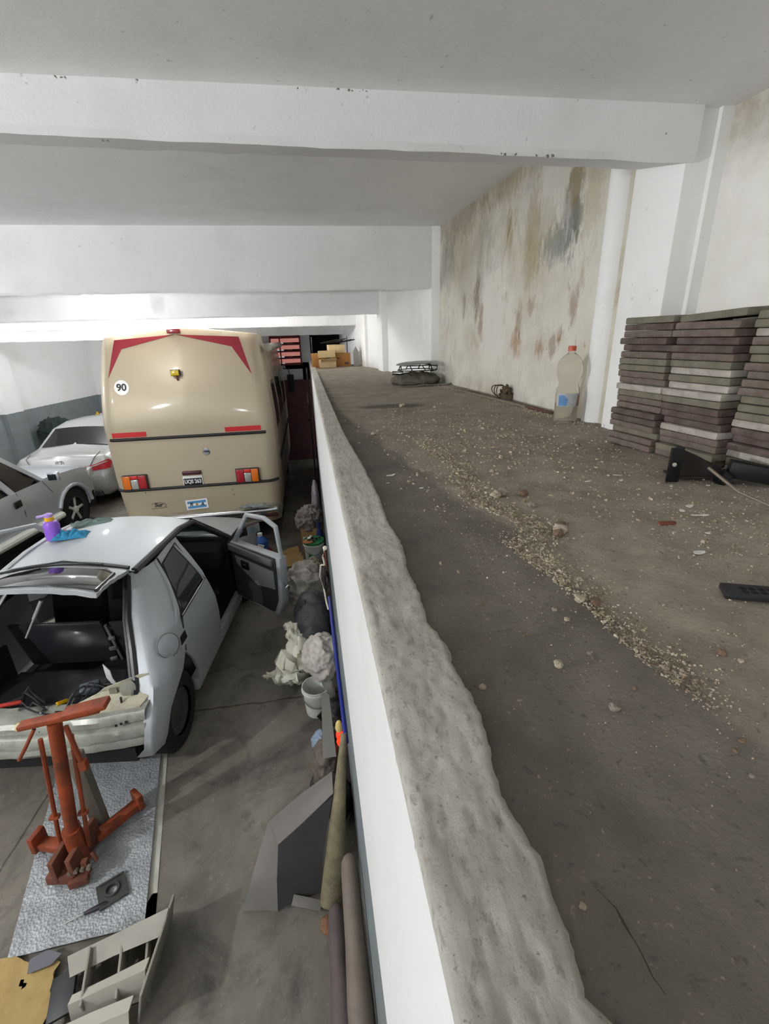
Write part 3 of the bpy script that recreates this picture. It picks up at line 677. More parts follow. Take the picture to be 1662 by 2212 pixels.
bm = new(); sheet(bm, [(.36, .675), (.70, .69), (.74, .72), (.72, .80), (.66, .80), (.42, .72)], lambda u, v: (u, -.215+.12*(u-.36)-.1*(v-.7), v), .04, .008); obj('lamp_backplate', bm, CREAMP, rp)
bm = new(); lathe(bm, [(.05, 0), (.055, .012), (.035, .018), (0, .018)], 20, Matrix.Translation((.60, -.245, .73)) @ Matrix.Rotation(R(60), 4, 'X')); box(bm, (.50, -.25, .715), (.05, .02, .05), (0, 0, R(8))); obj('lamp_holder', bm, M('grimy_socket', '#77756a', .6), rp)
for k in range(5):
    bm = new(); box(bm, (.60+.026*k, -.465+.013*k, .625), (.014, .006, .016), (0, 0, R(15))); obj('stencil_letter', bm, BLACKT, rp)
bm = new(); box(bm, (.0, -.2, .33), (1.3, .45, .12)); obj('rear_underbody', bm, M('underbody_black'), car)
# raised tailgate
def tgp(u, v, w=0): return ((2*u-1)*(.47+.05*v), -.52*v, .03*math.sin(PI*min(1, v*1.2))*0+.05*(1-(2*u-1)**2)-.10*max(0, v-.55)**1.5+w)
bm = new(); grid(bm, 24, 16, lambda u, v: Vector(tgp(u, v))+Vector((0, 0, .006*fbm((u*4, v*3, 0), 3)))); solid(bm, .03)
tg = obj('tailgate', bm, SILV, car, ang=50); tg.location = (0, .335, 1.345); tg.rotation_euler = (R(-13), 0, 0)
bm = new(); sheet(bm, [(.40, .22), (.88, .22), (.965, .35), (.975, .93), (.22, .93), (.30, .50)], lambda u, v: tgp(u, v, .004), .06, .006); obj('tailgate_glass', bm, GLS, tg)
bm = new(); tube(bm, [tgp(u, v, .008) for u, v in ((.22, .95), (.30, .50), (.40, .22), (.88, .22), (.965, .35), (.985, .95))], .012, 6); obj('glass_trim', bm, BLKP, tg)
bm = new(); tube(bm, [tgp(u, .01, .012) for u in [i/16 for i in range(17)]], .014, 8); obj('hinge_seal', bm, BLKP, tg)
bm = new(); tube(bm, [tgp(.10, .05, .02), tgp(.5, .03, .035), tgp(.8, .06, .02)], .006, 6); obj('rear_wiper', bm, BLKP, tg)
for a, b in (((-.30, .18, 1.33), (-.46, .0, 1.05)), ((.02, .0, 1.30), (-.10, -.08, 1.06))):
    bm = new(); tube(bm, [a, Vector(a).lerp(Vector(b), .5)], .012, 8); tube(bm, [Vector(a).lerp(Vector(b), .5), b], .007, 8); obj('gas_strut', bm, M('steel_rod', '#b9bbbd', .3, .8), car)
# open right front door and open left front door
def front_door(s, ang, loc):
    P = lambda u, v, w=0: (u, w, v)
    bm = new(); low = [(.0, .30), (.66, .28), (.74, .45), (.765, .75), (.77, .95), (0, .95)]
    fr = [(.0, .94), (.06, .94), (.31, 1.275), (.56, 1.295), (.70, 1.24), (.735, .94), (.77, .94), (.735, 1.27), (.57, 1.335), (.285, 1.315)]
    prism(bm, low, -.045, .045, P); prism(bm, fr, -.02, .02, P)
    d = obj('front_door', bm, SILV, car, bev=.012); d.location = loc; d.rotation_euler = (0, 0, ang)
    k = -1 if s > 0 else 1
    bm = new(); prism(bm, [(.03, .33), (.62, .31), (.69, .46), (.715, .75), (.715, .94), (.03, .94)], k*.046, k*.066, P); tp = obj('trim_panel', bm, M('charcoal_door_trim', '#2b2c2e', .7), d, bev=.008)
    bm = new(); prism(bm, [(.10, .83), (.69, .80), (.69, .60), (.42, .57), (.22, .68), (.12, .74)], k*.066, k*.078, P); obj('cloth_insert', bm, M('grey_door_cloth', '#77797c', .8), tp, bev=.006)
    bm = new(); prism(bm, [(.03, .88), (.70, .86), (.70, .93), (.03, .95)], k*.066, k*.10, P); obj('armrest', bm, M('mid_grey_trim', '#55575a', .6), tp, bev=.01)
    bm = new(); box(bm, (.27, k*.085, .76), (.12, .02, .09), (0, 0, 0), .01); box(bm, (.27, k*.098, .76), (.07, .012, .03), (0, 0, 0), .004); obj('inner_handle', bm, BLKP, tp)
    bm = new(); box(bm, (.05, k*-.09, 1.0), (.05, .1, .05)); box(bm, (.07, k*-.19, 1.03), (.09, .2, .13), (0, 0, 0), .035); mi = obj('door_mirror', bm, BLKP, d)
    bm = new(); box(bm, (.118, k*-.19, 1.03), (.006, .165, .10), (0, 0, 0)); obj('mirror_glass', bm, M('mirror_glass', '#c8cdd0', .03, 1), mi)
    bm = new(); box(bm, (.772, 0, .66), (.012, .03, .07), (0, 0, 0), .003); tube(bm, [(.775, -.012, .62), (.785, .015, .64)], .006, 6); obj('door_lock', bm, CHROME, d)
    return d
front_door(1, R(-38), (.815, 1.72, 0))
front_door(-1, R(180+52), (-.815, 1.72, 0))
# ------------------------------------------------------------------ silver pickup on the left
suv = thing('pickup_truck', 'silver pickup with a chrome wheel parked at the left edge, facing away', 'car', (-4.0, 8.06, 0), R(-9))
def sx(y, z): return lerp([(.25, -.04), (.5, 0), (.85, .0), (1.0, -.03), (1.5, -.22), (1.62, -.35)], z) - .12*max(0, (y-.2)/.6)**2
fn = lambda u, v: (sx(u, v), u, v)
PIC = M('pickup_silver_paint', '#adb2ba', .35, .35, coat=.4)
arch = [(.40*math.cos(a), .36+.40*math.sin(a)) for a in [R(-5+19*k) for k in range(11)]]
bm = new(); sheet(bm, [(-3.0, .32), (-.42, .32)]+[(-.40*math.cos(R(-5+19*k)), .36+.40*math.sin(R(-5+19*k))) for k in range(11)]+[(.42, .33), (.70, .36), (.66, .62), (.60, .93), (.2, 1.0), (-.45, 1.04), (-.58, 1.02), (-3.0, .99)], fn, .12, .02)
body = obj('body_side', bm, PIC, suv, ang=50)
bm = new(); sheet(bm, [(-1.20, 1.0), (-1.10, 1.0), (-1.30, 1.48), (-1.02, 1.46), (-.57, 1.02), (-.48, 1.02), (-1.0, 1.545), (-3.0, 1.60), (-3.0, 1.54), (-1.42, 1.52)], fn, .1, .02)
obj('door_frame', bm, PIC, suv)
bm = new(); sheet(bm, [(-1.12, 1.0), (-.58, 1.02), (-1.03, 1.47), (-1.31, 1.49)], lambda u, v: (sx(u, v)-.004, u, v), .08, .006); obj('front_window', bm, GLS, suv)
bm = new(); sheet(bm, [(-2.4, .99), (-1.29, 1.0), (-1.48, 1.52), (-2.4, 1.54)], lambda u, v: (sx(u, v)-.004, u, v), .08, .006); obj('rear_window', bm, GLS, suv)
bm = new(); grid(bm, 16, 12, lambda u, v: (-.04-.12*v*v-1.36*u, -.50+1.10*v, 1.04-.05*v-.06*v*v+.06*math.sin(PI*u)**.5)); solid(bm, .01); obj('bonnet', bm, PIC, suv, ang=60)
bm = new(); grid(bm, 12, 8, lambda u, v: (-.10-.22*v-(1.26-.44*v)*u, -.50-.50*v, 1.06+.48*v+.02*math.sin(PI*u))); obj('windscreen', bm, GLS, suv)
bm = new(); grid(bm, 12, 8, lambda u, v: (-.27-.90*u, -1.0-2.0*v, 1.56+.07*math.sin(PI*u)+.03*math.sin(PI*v))); solid(bm, .02); obj('roof', bm, PIC, suv, ang=60)
bm = new(); box(bm, (-.72, .66, .62), (1.15, .14, .55), (0, 0, 0), .06); obj('front_bumper', bm, PIC, suv)
bm = new(); box(bm, (-.09, .66, .82), (.10, .22, .16), (0, 0, R(18)), .03); obj('headlight', bm, M('cloudy_lens', '#c9cbc8', .15, .3), suv)
bm = new(); tube(bm, [(.02, -.42, .42), (.03, -1.0, .42), (.03, -3.0, .42)], .07, 10, flat=.8); obj('running_board', bm, M('pale_running_board', '#c8c9c2', .4), suv)
bm = new(); tube(bm, [(.012, .42*math.cos(R(175-17*k)), .36+.42*math.sin(R(175-17*k))) for k in range(11)], .03, 8); obj('arch_trim', bm, PIC, suv)
bm = new(); box(bm, (.014, -1.17, .86), (.02, .13, .10), (R(4), 0, 0), .008); obj('door_handle', bm, BLKP, suv)
bm = new(); tube(bm, [fn(-1.08, .36), fn(-1.08, .7), fn(-1.10, 1.0)], .005, 6); obj('door_seam', bm, BLKP, suv)
bm = new(); tube(bm, [fn(-.44, .80), fn(-.50, .9), fn(-.55, 1.02)], .004, 6); obj('door_seam', bm, BLKP, suv)
bm = new(); box(bm, (.10, -.46, 1.06), (.17, .09, .15), (0, 0, R(12)), .035); mi = obj('wing_mirror', bm, PIC, suv)
bm = new(); box(bm, (.105, -.51, 1.06), (.115, .012, .095), (0, 0, R(12)), .004); obj('mirror_glass', bm, M('mirror_dark', '#3a3f45', .05, .8), mi)
bm = new(); box(bm, (-.72, -1.2, .38), (1.35, 3.6, .25)); box(bm, (-.72, -2.0, .75), (1.36, 2.0, .5)); obj('underbody', bm, M('underbody_black'), suv)
T = Matrix.Translation((-.13, 0, .355)) @ Matrix.Rotation(R(90), 4, 'Y')
bm = new(); lathe(bm, [(.2, -.11), (.32, -.11), (.35, -.08), (.355, .07), (.33, .10), (.22, .115)], 44, T, False); wh = obj('wheel', bm, TYRE, suv)
bm = new(); lathe(bm, [(.225, -.02), (.225, .115), (.205, .12), (.20, .06), (.0, .04)], 40, T, False); obj('rim', bm, M('dark_rim', '#38383a', .4, .7), wh)
bm = new()
for k in range(5):
    a = 2*PI*k/5+.4
    box(bm, tuple(T @ Vector((.115*math.cos(a), .115*math.sin(a), .085))), (.19, .045, .035), Matrix.Rotation(R(90), 4, 'Y') @ Matrix.Rotation(a, 4, 'Z'), .012)
lathe(bm, [(.06, .06), (.06, .11), (.04, .125), (0, .125)], 20, T, False); obj('spokes', bm, M('bright_alloy', '#d0d1d2', .3, .35), wh)
T2 = T.copy(); T2 = Matrix.Translation((-1.35, 0, .355)) @ Matrix.Rotation(R(90), 4, 'Y')
bm = new(); lathe(bm, [(.2, -.11), (.32, -.11), (.35, -.08), (.355, .07), (.33, .10), (.22, .115)], 28, T2); obj('wheel', bm, TYRE, suv)
bm = new(); lathe(bm, [(.40, -.3), (.40, .0)], 32, Matrix.Translation((-.05, 0, .36)) @ Matrix.Rotation(R(90), 4, 'Y')); obj('wheel_well', bm, BLKM, suv)

# ------------------------------------------------------------------ silver saloon behind it
sed = thing('saloon_car', 'pale silver saloon with red tail lights parked between the pickup and the motorhome', 'car', (-4.66, 9.12, 0), R(-2))
SED = M('pale_silver_paint', '#a9aaa8', .33, .3, coat=.4)
ST = [  # y, half widths and heights of the section: (sill, waist, belt, top)
 (0.00, [(.55, .30), (.70, .34), (.74, .50), (.70, .60), (.60, .62), (0, .62)]),
 (0.05, [(.66, .25), (.80, .34), (.84, .55), (.82, .72), (.70, .80), (0, .83)]),
 (0.14, [(.70, .22), (.84, .32), (.87, .58), (.85, .86), (.72, .98), (0, 1.02)]),
 (0.50, [(.72, .20), (.87, .30), (.885, .60), (.86, .90), (.73, 1.01), (0, 1.045)]),
 (0.75, [(.72, .20), (.88, .30), (.89, .60), (.86, .92), (.70, 1.06), (0, 1.11)]),
 (1.25, [(.72, .20), (.88, .30), (.89, .60), (.86, .93), (.58, 1.36), (0, 1.40)]),
 (1.8, [(.72, .20), (.88, .30), (.89, .60), (.86, .94), (.57, 1.43), (0, 1.47)]),
 (2.6, [(.72, .20), (.88, .30), (.89, .60), (.86, .94), (.56, 1.41), (0, 1.45)]),
 (3.3, [(.72, .20), (.88, .30), (.89, .60), (.85, .93), (.70, 1.0), (0, 1.04)]),
 (4.2, [(.68, .22), (.82, .30), (.84, .55), (.78, .75), (.6, .85), (0, .88)]),
 (4.4, [(.60, .25), (.70, .34), (.72, .50), (.66, .62), (.5, .68), (0, .70)])]
bm = new(); vs = []
for y, pr in ST:
    full = pr+[(-x, z) for x, z in pr[-2::-1]]
    vs.append([bm.verts.new((x, y+.10*(abs(x)/.87)**3*(1 if y < 1 else -1 if y > 4 else 0), z)) for x, z in full])
for a, b in zip(vs, vs[1:]):
    for k in range(len(a)-1): bm.faces.new((a[k], b[k], b[k+1], a[k+1]))
bm.faces.new(vs[0]); bm.faces.new(vs[-1]); 
for a, b in zip(vs, vs[1:]): bm.faces.new((a[0], a[-1], b[-1], b[0]))
bmesh.ops.subdivide_edges(bm, edges=bm.edges[:], cuts=2, use_grid_fill=True, smooth=.5)
obj('body', bm, SED, sed, ang=60)
bm = new(); sheet(bm, [(-.62, .05), (.62, .05), (.50, .93), (-.50, .93)], lambda u, v: (u, .77+.47*v-.02, 1.085+.31*v-.035*(abs(u)/.6)**2+.02), .12, .01); obj('rear_window', bm, GLS, sed)
for s in (-1, 1):
    bm = new(); sheet(bm, [(1.0, .97), (2.9, .98), (2.2, 1.36), (1.35, 1.36)], lambda u, v: (s*lerp([(.93, .875), (1.4, .60)], v), u, v), .15, .006); obj('side_window', bm, GLS, sed)
    bm = new(); sheet(bm, [(.36, .80), (.62, .86), (.84, .93), (.875, .88), (.85, .76), (.60, .74), (.42, .735)], lambda u, v: (s*u, -.012+.10*(u/.87)**3+.11*max(0, v-.55)+(.0 if u < .78 else .5*(u-.78)), v), .06, .02); tl = obj('tail_light', bm, RLN, sed)
    bm = new(); sheet(bm, [(.42, .80), (.62, .845), (.82, .90), (.82, .885), (.62, .825), (.44, .785)], lambda u, v: (s*u, -.024+.10*(u/.87)**3+.11*max(0, v-.55)+(.0 if u < .78 else .5*(u-.78)), v), .06, .02); obj('light_strip', bm, CLR, tl)
    bm = new(); T = Matrix.Translation((s*.78, .85, .31)) @ Matrix.Rotation(R(90), 4, 'Y'); lathe(bm, [(.2, -.09), (.3, -.09), (.31, .08), (.2, .1)], 30, T); obj('wheel', bm, TYRE, sed)
    bm = new(); T = Matrix.Translation((s*.78, 3.4, .31)) @ Matrix.Rotation(R(90), 4, 'Y'); lathe(bm, [(.2, -.09), (.3, -.09), (.31, .08), (.2, .1)], 30, T); obj('wheel', bm, TYRE, sed)
bm = new(); tube(bm, [(.07*math.cos(2*PI*k/24), .085+.0*k, .90+.05*math.sin(2*PI*k/24)) for k in range(24)], .006, 6, True); tube(bm, [(.035*math.cos(2*PI*k/16), .08, .905+.04*math.sin(2*PI*k/16)) for k in range(16)], .005, 6, True); obj('emblem', bm, CHROME, sed)
bm = new(); box(bm, (0, .03, .78), (.75, .03, .03), (0, 0, 0), .008); obj('chrome_strip', bm, CHROME, sed)
for pts in ([(-.62, .36, 1.03), (-.60, .16, .98), (-.50, .07, .84), (-.44, .03, .66)], [(.62, .36, 1.03), (.60, .16, .98), (.50, .07, .80), (.44, .03, .64)]):
    bm = new(); tube(bm, pts, .006, 6); obj('boot_seam', bm, M('panel_gap', '#4b4b4b', .7), sed)
bm = new(); box(bm, (0, .07, .30), (1.3, .12, .12), (0, 0, 0), .03); obj('lower_bumper', bm, M('dark_grey_plastic', '#3e3f40', .6), sed)

# ------------------------------------------------------------------ things along the left wall
def bottle_like(name, label, x, y, z, r, h, col, cap='#efefec', cat='bottle', group=None, neck=.35):
    t = thing(name, label, cat, (x, y, z), 0, group)
    bm = new(); lathe(bm, [(r*.92, 0), (r, .01), (r, h*.62), (r*.7, h*.76), (r*neck, h*.84), (r*neck, h*.9)], 20); obj('bottle_body', bm, M('plastic_'+col[1:], col, .4), t)
    bm = new(); lathe(bm, [(r*neck*1.2, h*.88), (r*neck*1.2, h), (r*neck, h*1.0)], 16); obj('cap', bm, M('plastic_'+cap[1:], cap, .4), t)
    return t
wb = thing('workbench', 'low dark workbench by the left wall behind the saloon', 'workbench', (-5.48, 14.3, 0))
bm = new(); box(bm, (0, 0, .95), (1.5, .5, .05), (0, 0, 0), .006); obj('bench_top', bm, M('dark_bench_wood', '#4a322c', .7, var=.3), wb)
for x in (-.68, .68):
    for y in (-.2, .2):
        bm = new(); box(bm, (x, y, .465), (.06, .06, .93)); obj('leg', bm, M('dark_bench_wood'), wb)
cr = thing('crate', 'reddish brown open crate on the workbench behind the saloon', 'crate', (-5.47, 14.25, .977))
bm = new(); box(bm, (0, 0, .015), (.46, .3, .03))
for a in ((0, -.14, .46, .02), (0, .14, .46, .02)): box(bm, (a[0], a[1], .13), (a[2], a[3], .22))
for x in (-.22, .22): box(bm, (x, 0, .13), (.02, .3, .22))
obj('crate_body', bm, M('red_brown_wood', '#7a4131', .7, var=.3), cr)
bottle_like('spray_bottle', 'tall white bottle standing in the reddish crate', -5.57, 14.21, 1.008, .055, .40, '#e4e6e6')
bottle_like('plastic_bottle', 'pale blue bottle right of the white one in the crate', -5.41, 14.23, 1.008, .05, .33, '#9db2c0')
bottle_like('plastic_bottle', 'yellow bottle at the right end of the crate', -5.33, 14.27, 1.008, .05, .33, '#d2a51d', '#3a3a38')
bottle_like('oil_can', 'small yellow bottle on the bench left of the crate', -5.87, 14.2, .977, .07, .22, '#cfa820', '#cfa820', 'can')
bottle_like('plastic_bottle', 'white bottle on the bench between the yellow bottle and the crate', -5.75, 14.15, .977, .05, .22, '#d8d3cc', '#8c2f2b')
bottle_like('plastic_bottle', 'dark red bottle at the right end of the workbench', -5.13, 14.15, .977, .07, .24, '#5b2029', '#2b2b2b')
cb = thing('tool_cabinet', 'dark grey green cabinet under the heap of green jackets', 'cabinet', (-6.10, 12.45, 0))
bm = new(); box(bm, (0, 0, .42), (.62, .45, .84), (0, 0, 0), .01); obj('cabinet_body', bm, M('grey_green_steel', '#4d5a55', .5), cb)
bm = new(); box(bm, (0, -.23, .42), (.54, .015, .74), (0, 0, 0), .004); obj('cabinet_door', bm, M('grey_green_steel'), cb)
def heap(name, label, cat, c, rx, ry, rz, m, amp, s, seed, group=None):
    bm = new(); bmesh.ops.create_icosphere(bm, subdivisions=5, radius=1)
    for v in bm.verts: v.co = Vector((c[0]+v.co.x*rx, c[1]+v.co.y*ry, c[2]+v.co.z*rz))
    crumple(bm, amp, s, seed, c[2]-rz*.8)
    for v in bm.verts: v.co.z = max(v.co.z, c[2]-rz*.8)
    zl = c[2]-rz*.8
    return tag(obj(name, bm, m, ang=70), label, cat, group)
heap('jacket_heap', 'heap of dark green jackets on the cabinet by the left wall', 'clothes', (-6.05, 12.3, 1.04), .36, .2, .25, M('dark_green_cloth', '#24322d', .9, var=.4), .09, 6, 1)
heap('cloth_bundle', 'dark blue bundle lying in front of the green cabinet', 'cloth', (-6.12, 11.93, .30), .28, .15, .37, M('dark_blue_cloth', '#22263a', .9), .06, 6, 2)
def bucket(name, label, x, y, h, r, col, lid=None, band=None, group=None):
    b = thing(name, label, 'bucket', (x, y, 0), 0, group)
    bm = new(); lathe(bm, [(r*.84, 0), (r*.86, .004), (r*.98, h*.86), (r*1.06, h*.865), (r*1.06, h*.90), (r*1.0, h*.905), (r*1.02, h), (r*.97, h), (r*.80, .02), (.0, .02)], 36, cap=False); obj('bucket_body', bm, M('bucket_'+col[1:], col, .4), b)
    if band:
        bm = new(); lathe(bm, [(r*.885, h*.22), (r*.895, h*.27), (r*.87, h*.27), (r*.86, h*.22)], 36, cap=False); obj('band', bm, M('bucket_band', band, .4), b)
    if lid:
        bm = new(); lathe(bm, [(r*1.07, h*.95), (r*1.07, h*1.02), (r*.95, h*1.03), (r*.93, h*1.0), (0, h*1.0)], 36, cap=False); obj('lid', bm, M('bucket_'+lid[1:], lid, .4), b)
    bm = new(); tube(bm, [(r*1.05*math.cos(PI*k/14), -r*1.08*math.sin(PI*k/14), h*.86-.10*math.sin(PI*k/14)) for k in range(15)], .004, 6); obj('handle', bm, M('wire_handle', '#8b8b88', .3, .8), b)
    return b
bucket('bucket', 'yellow bucket on the floor by the left wall beyond the pickup', -6.25, 10.9, .34, .17, '#d3a31f')
bucket('bucket', 'white bucket in front of the yellow bucket by the left wall', -6.0, 10.3, .30, .18, '#d6d3ca')
heap('cloth_bundle', 'orange red bundle between the yellow bucket and the saloon', 'cloth', (-6.0, 11.35, .16), .28, .2, .19, M('orange_red_cloth', '#a8472f', .8), .05, 7, 3)
heap('sack', 'white sack beside the saloon bumper on the left', 'sack', (-5.85, 10.75, .12), .15, .15, .14, M('white_sack', '#d9d7d0', .7), .04, 8, 4)
ex = thing('fire_extinguisher', 'red fire extinguisher at the far left edge of the photo', 'fire extinguisher', (-6.78, 9.35, .95))
bm = new(); lathe(bm, [(.07, 0), (.075, .02), (.075, .34), (.05, .40), (.025, .42), (.025, .46)], 20); obj('cylinder', bm, M('extinguisher_red', '#a51f2b', .3), ex)
bm = new(); box(bm, (0, 0, .48), (.04, .1, .04), (0, 0, 0), .008); obj('valve', bm, BLKP, ex)
bm = new(); box(bm, (-.09, 0, .2), (.06, .04, .2)); obj('wall_bracket', bm, BLKP, ex)
# ------------------------------------------------------------------ things on and in the hatchback
import mathutils
CW = Matrix.Translation((-1.944, 3.10, 0)) @ Matrix.Rotation(R(-7), 4, 'Z')
def cp(x, y, z): return CW @ Vector((x, y, z))
def roofz(x, y): return 1.33+.055*(1-(x/.53)**2)+.02*math.sin(PI*min(1, max(0, (y-.33)/1.05)))
p = cp(-.43, .92, roofz(-.43, .92)+.001)
pb = thing('spray_bottle', 'purple bottle with a yellow collar standing on the silver hatchback roof', 'bottle', p)
bm = new(); lathe(bm, [(.05, 0), (.062, .01), (.064, .06), (.058, .10), (.063, .13), (.05, .165), (.028, .18)], 28); obj('bottle_body', bm, M('purple_plastic', '#8a5cc4', .35), pb)
bm = new(); lathe(bm, [(.034, .172), (.036, .205), (.03, .208)], 24); obj('collar', bm, M('yellow_plastic', '#dba821', .4), pb)
bm = new(); lathe(bm, [(.03, .205), (.032, .232), (.018, .24)], 24); box(bm, (-.05, 0, .218), (.09, .022, .018), (0, R(-8), 0), .004); obj('spray_head', bm, M('lilac_plastic', '#a98ccf', .4), pb)
def cloth(name, label, c, rx, ry, h, m, seed, rz=0):
    bm = new(); T = Matrix.Translation(c) @ Matrix.Rotation(rz, 4, 'Z')
    def f(u, v):
        a, b = 2*u-1, 2*v-1
        q = 1+.25*noise.noise(Vector((a*1.2+seed, b*1.2, seed)))
        z = h*(.25+.75*abs(noise.noise(Vector((a*2.2+seed*3, b*2.2, seed)))))*(1-max(abs(a), abs(b))**4)+.004
        w = cp(0, 0, 0)
        return T @ Vector((a*rx*q, b*ry*q, z+.006))
    grid(bm, 40, 30, f); solid(bm, -.004); return tag(obj(name, bm, m, ang=70), label, 'rag')
cloth('rag', 'bright blue rag on the car roof beside the purple bottle', cp(-.28, .90, roofz(-.28, .90)), .13, .07, .09, M('blue_rag', '#2f86ad', .9, var=.3), 1, R(5))
cloth('rag', 'grey green rag near the front edge of the silver car roof', cp(-.28, 1.24, roofz(-.28, 1.24)-.01), .17, .06, .06, M('grey_green_rag', '#6f837c', .9, var=.4), 2, R(12))
pc = cp(-.44, 1.10, roofz(-.44, 1.10)+.012); pk = thing('pliers', 'red handled pliers on the left edge of the silver car roof', 'tool', pc, R(10))
REDH = M('red_tool_grip', '#b0372e', .45); STEEL = M('tool_steel', '#a8a8a6', .35, .9)
bm = new(); tube(bm, [(-.08, .022, 0), (-.03, .014, 0), (.0, 0, 0)], .008, 8); tube(bm, [(-.08, -.022, 0), (-.03, -.014, 0), (0, 0, 0)], .008, 8); obj('grips', bm, REDH, pk)
bm = new(); tube(bm, [(0, .004, 0), (.03, .008, 0), (.06, .003, 0)], .006, 8); tube(bm, [(0, -.004, 0), (.03, -.008, 0), (.06, -.003, 0)], .006, 8); obj('jaws', bm, STEEL, pk)
# tools in the boot
def rodtool(name, label, a, b, m1, m2, f=.45, r1=.012, r2=.004):
    a, b = cp(*a), cp(*b); t = thing(name, label, 'tool', a); d = b-a
    bm = new(); tube(bm, [(0, 0, 0), d*.04, d*f*.5, d*f], [r1*.8, r1, r1*.9, r1*.75], 10); obj('handle', bm, m1, t)
    bm = new(); tube(bm, [d*f*.95, d], r2, 8); obj('shaft', bm, m2, t); return t
rodtool('screwdriver', 'yellow handled screwdriver lying in the open boot', (.17, -.24, .65), (.12, -.36, .71), M('yellow_grip', '#e0a91a', .4), STEEL, .55, .016)
rodtool('bolt_cutter', 'red handled tool at the left of the open boot', (-.16, -.22, .64), (-.40, -.36, .70), REDH, STEEL, .6, .016)
rodtool('spanner', 'bright steel spanner on the boot lip behind the orange jack', (.05, -.30, .66), (.10, -.40, .70), STEEL, STEEL, .5, .007, .006)
rodtool('pry_bar', 'dark steel bar lying slantwise across the boot floor', (-.10, -.34, .62), (.44, -.10, .58), M('dark_steel'), M('dark_steel'), .5, .009, .008)
bm = new(); random.seed(4)
for k in range(13):
    x0 = -.34+.06*k; pts = []
    for i in range(9):
        t = i/8; pts.append(cp(x0+.28*t+.05*math.sin(5*t+k), -.34+.22*math.sin(2.2*t+k*.7)*.6+.10*t, .61+.09*math.sin(PI*t)*(.4+random.random())))
    tube(bm, pts, .007, 6)
tag(obj('cable_tangle', bm, M('black_cable', '#2b2a2b', .35)), 'tangle of black cables strewn over the boot floor', 'cables')
bm = new(); prism(bm, [(0, 0), (.05, -.07), (.045, -.15), (.075, -.22), (.03, -.24), (-.02, -.14), (-.01, -.06)], -.003, .003, lambda u, v, w: cp(.415+u*.6, -.13+w-.12*(v+.24), .875+v*.92)); tag(obj('trim_strip', bm, M('white_trim', '#d5d3d3', .5)), 'white pointed trim strip standing at the right side of the open boot', 'trim strip')
bm = new(); box(bm, tuple(cp(.20, -.05, .585)), (.13, .09, .06), (R(8), 0, R(20)), .012); tag(obj('plastic_cover', bm, M('grey_blue_plastic', '#5a6068', .35)), 'grey plastic cover lying in the boot in front of the seat back', 'plastic part')

# ------------------------------------------------------------------ orange transmission jack
ORG = M('orange_jack_paint', '#96421f', .55, var=.45, vs=9, dirt='#4a2a1f', da=.9, ds=7)
GRM = M('grimy_grey_steel', '#7a7467', .6, .3, var=.3)
jk = thing('transmission_jack', 'worn orange transmission jack standing behind the car on the silver mat', 'jack', (-1.585, 2.13, .031))
bm = new(); tube(bm, [(0, 0, .10), (.155, -.03, 1.09)], .034, 16); obj('mast', bm, ORG, jk)
bm = new(); tube(bm, [(.02, -.005, .03), (.03, -.01, .30)], .048, 16); obj('mast_collar', bm, ORG, jk)
for dx, nm in ((-.075, 'side_rod'), (.075, 'side_rod')):
    bm = new(); tube(bm, [(dx, .01, .12), (dx+.13, -.02, .98)], .012, 8); 
    box(bm, (dx+.04, 0, .40), (.05, .03, .015)); obj(nm, bm, ORG, jk)
bm = new(); box(bm, (.19, -.03, 1.115), (.40, .055, .03), (0, R(-7), 0), .006); box(bm, (.32, -.03, 1.15), (.22, .08, .03), (0, R(-9), 0), .006); obj('saddle_bar', bm, ORG, jk)
bm = new(); tube(bm, [(0, -.03, 1.085), (-.02, -.03, 1.085)], .022, 12); obj('bar_end', bm, M('pale_plug', '#c5b58e', .5), jk)
bm = new(); tube(bm, [(.06, -.04, 1.07), (.0, -.06, .97), (-.04, -.07, .91)], .009, 8); obj('hook', bm, ORG, jk)
bm = new(); tube(bm, [(.20, -.03, 1.05), (.215, -.03, .78)], .013, 8); box(bm, (.22, -.03, .78), (.04, .04, .06), (0, 0, 0), .005); obj('release_rod', bm, ORG, jk)
bm = new(); box(bm, (.05, .20, .33), (.075, .07, .64), (R(2), 0, 0), .006); obj('rear_post', bm, GRM, jk)
bm = new(); box(bm, (-.02, .02, .05), (.16, .30, .06), (0, 0, R(-8)), .008); box(bm, (-.04, .0, .12), (.03, .26, .16), (0, 0, R(-8)), .004); box(bm, (.05, .0, .12), (.03, .26, .16), (0, 0, R(-8)), .004); obj('base', bm, RUST, jk)
for (a, b) in (((-.04, .06), (-.27, .13)), ((.06, .10), (.25, .30))):
    A, B = Vector((a[0], a[1], .055)), Vector((b[0], b[1], .055)); d = B-A; an = math.atan2(d.y, d.x)
    bm = new(); box(bm, tuple((A+B)/2), (d.length, .07, .05), (0, 0, an), .008); box(bm, tuple(B+Vector((0, 0, .03))), (.035, .10, .12), (0, 0, an), .006); lg = obj('leg', bm, ORG, jk)
    bm = new(); T = Matrix.Translation(B+Vector((0, 0, -.025))) @ Matrix.Rotation(an, 4, 'Z') @ Matrix.Rotation(R(90), 4, 'X'); lathe(bm, [(.01, -.02), (.028, -.018), (.028, .018), (.01, .02)], 18, T); obj('castor', bm, M('black_plastic'), lg)
bm = new(); box(bm, (.06, -.13, .04), (.10, .05, .05), (0, 0, R(12)), .006); box(bm, (.10, -.10, .10), (.03, .03, .10)); tube(bm, [(.12, -.05, .14), (.15, -.08, .10)], .012, 8); obj('pump', bm, RUST, jk)
bm = new(); 
for k in range(4): 
    T = Matrix.Translation((.02+.035*k, -.12, .10+.005*k)); lathe(bm, [(.012, -.012), (.012, .012)], 8, T @ Matrix.Rotation(R(90), 4, 'X'))
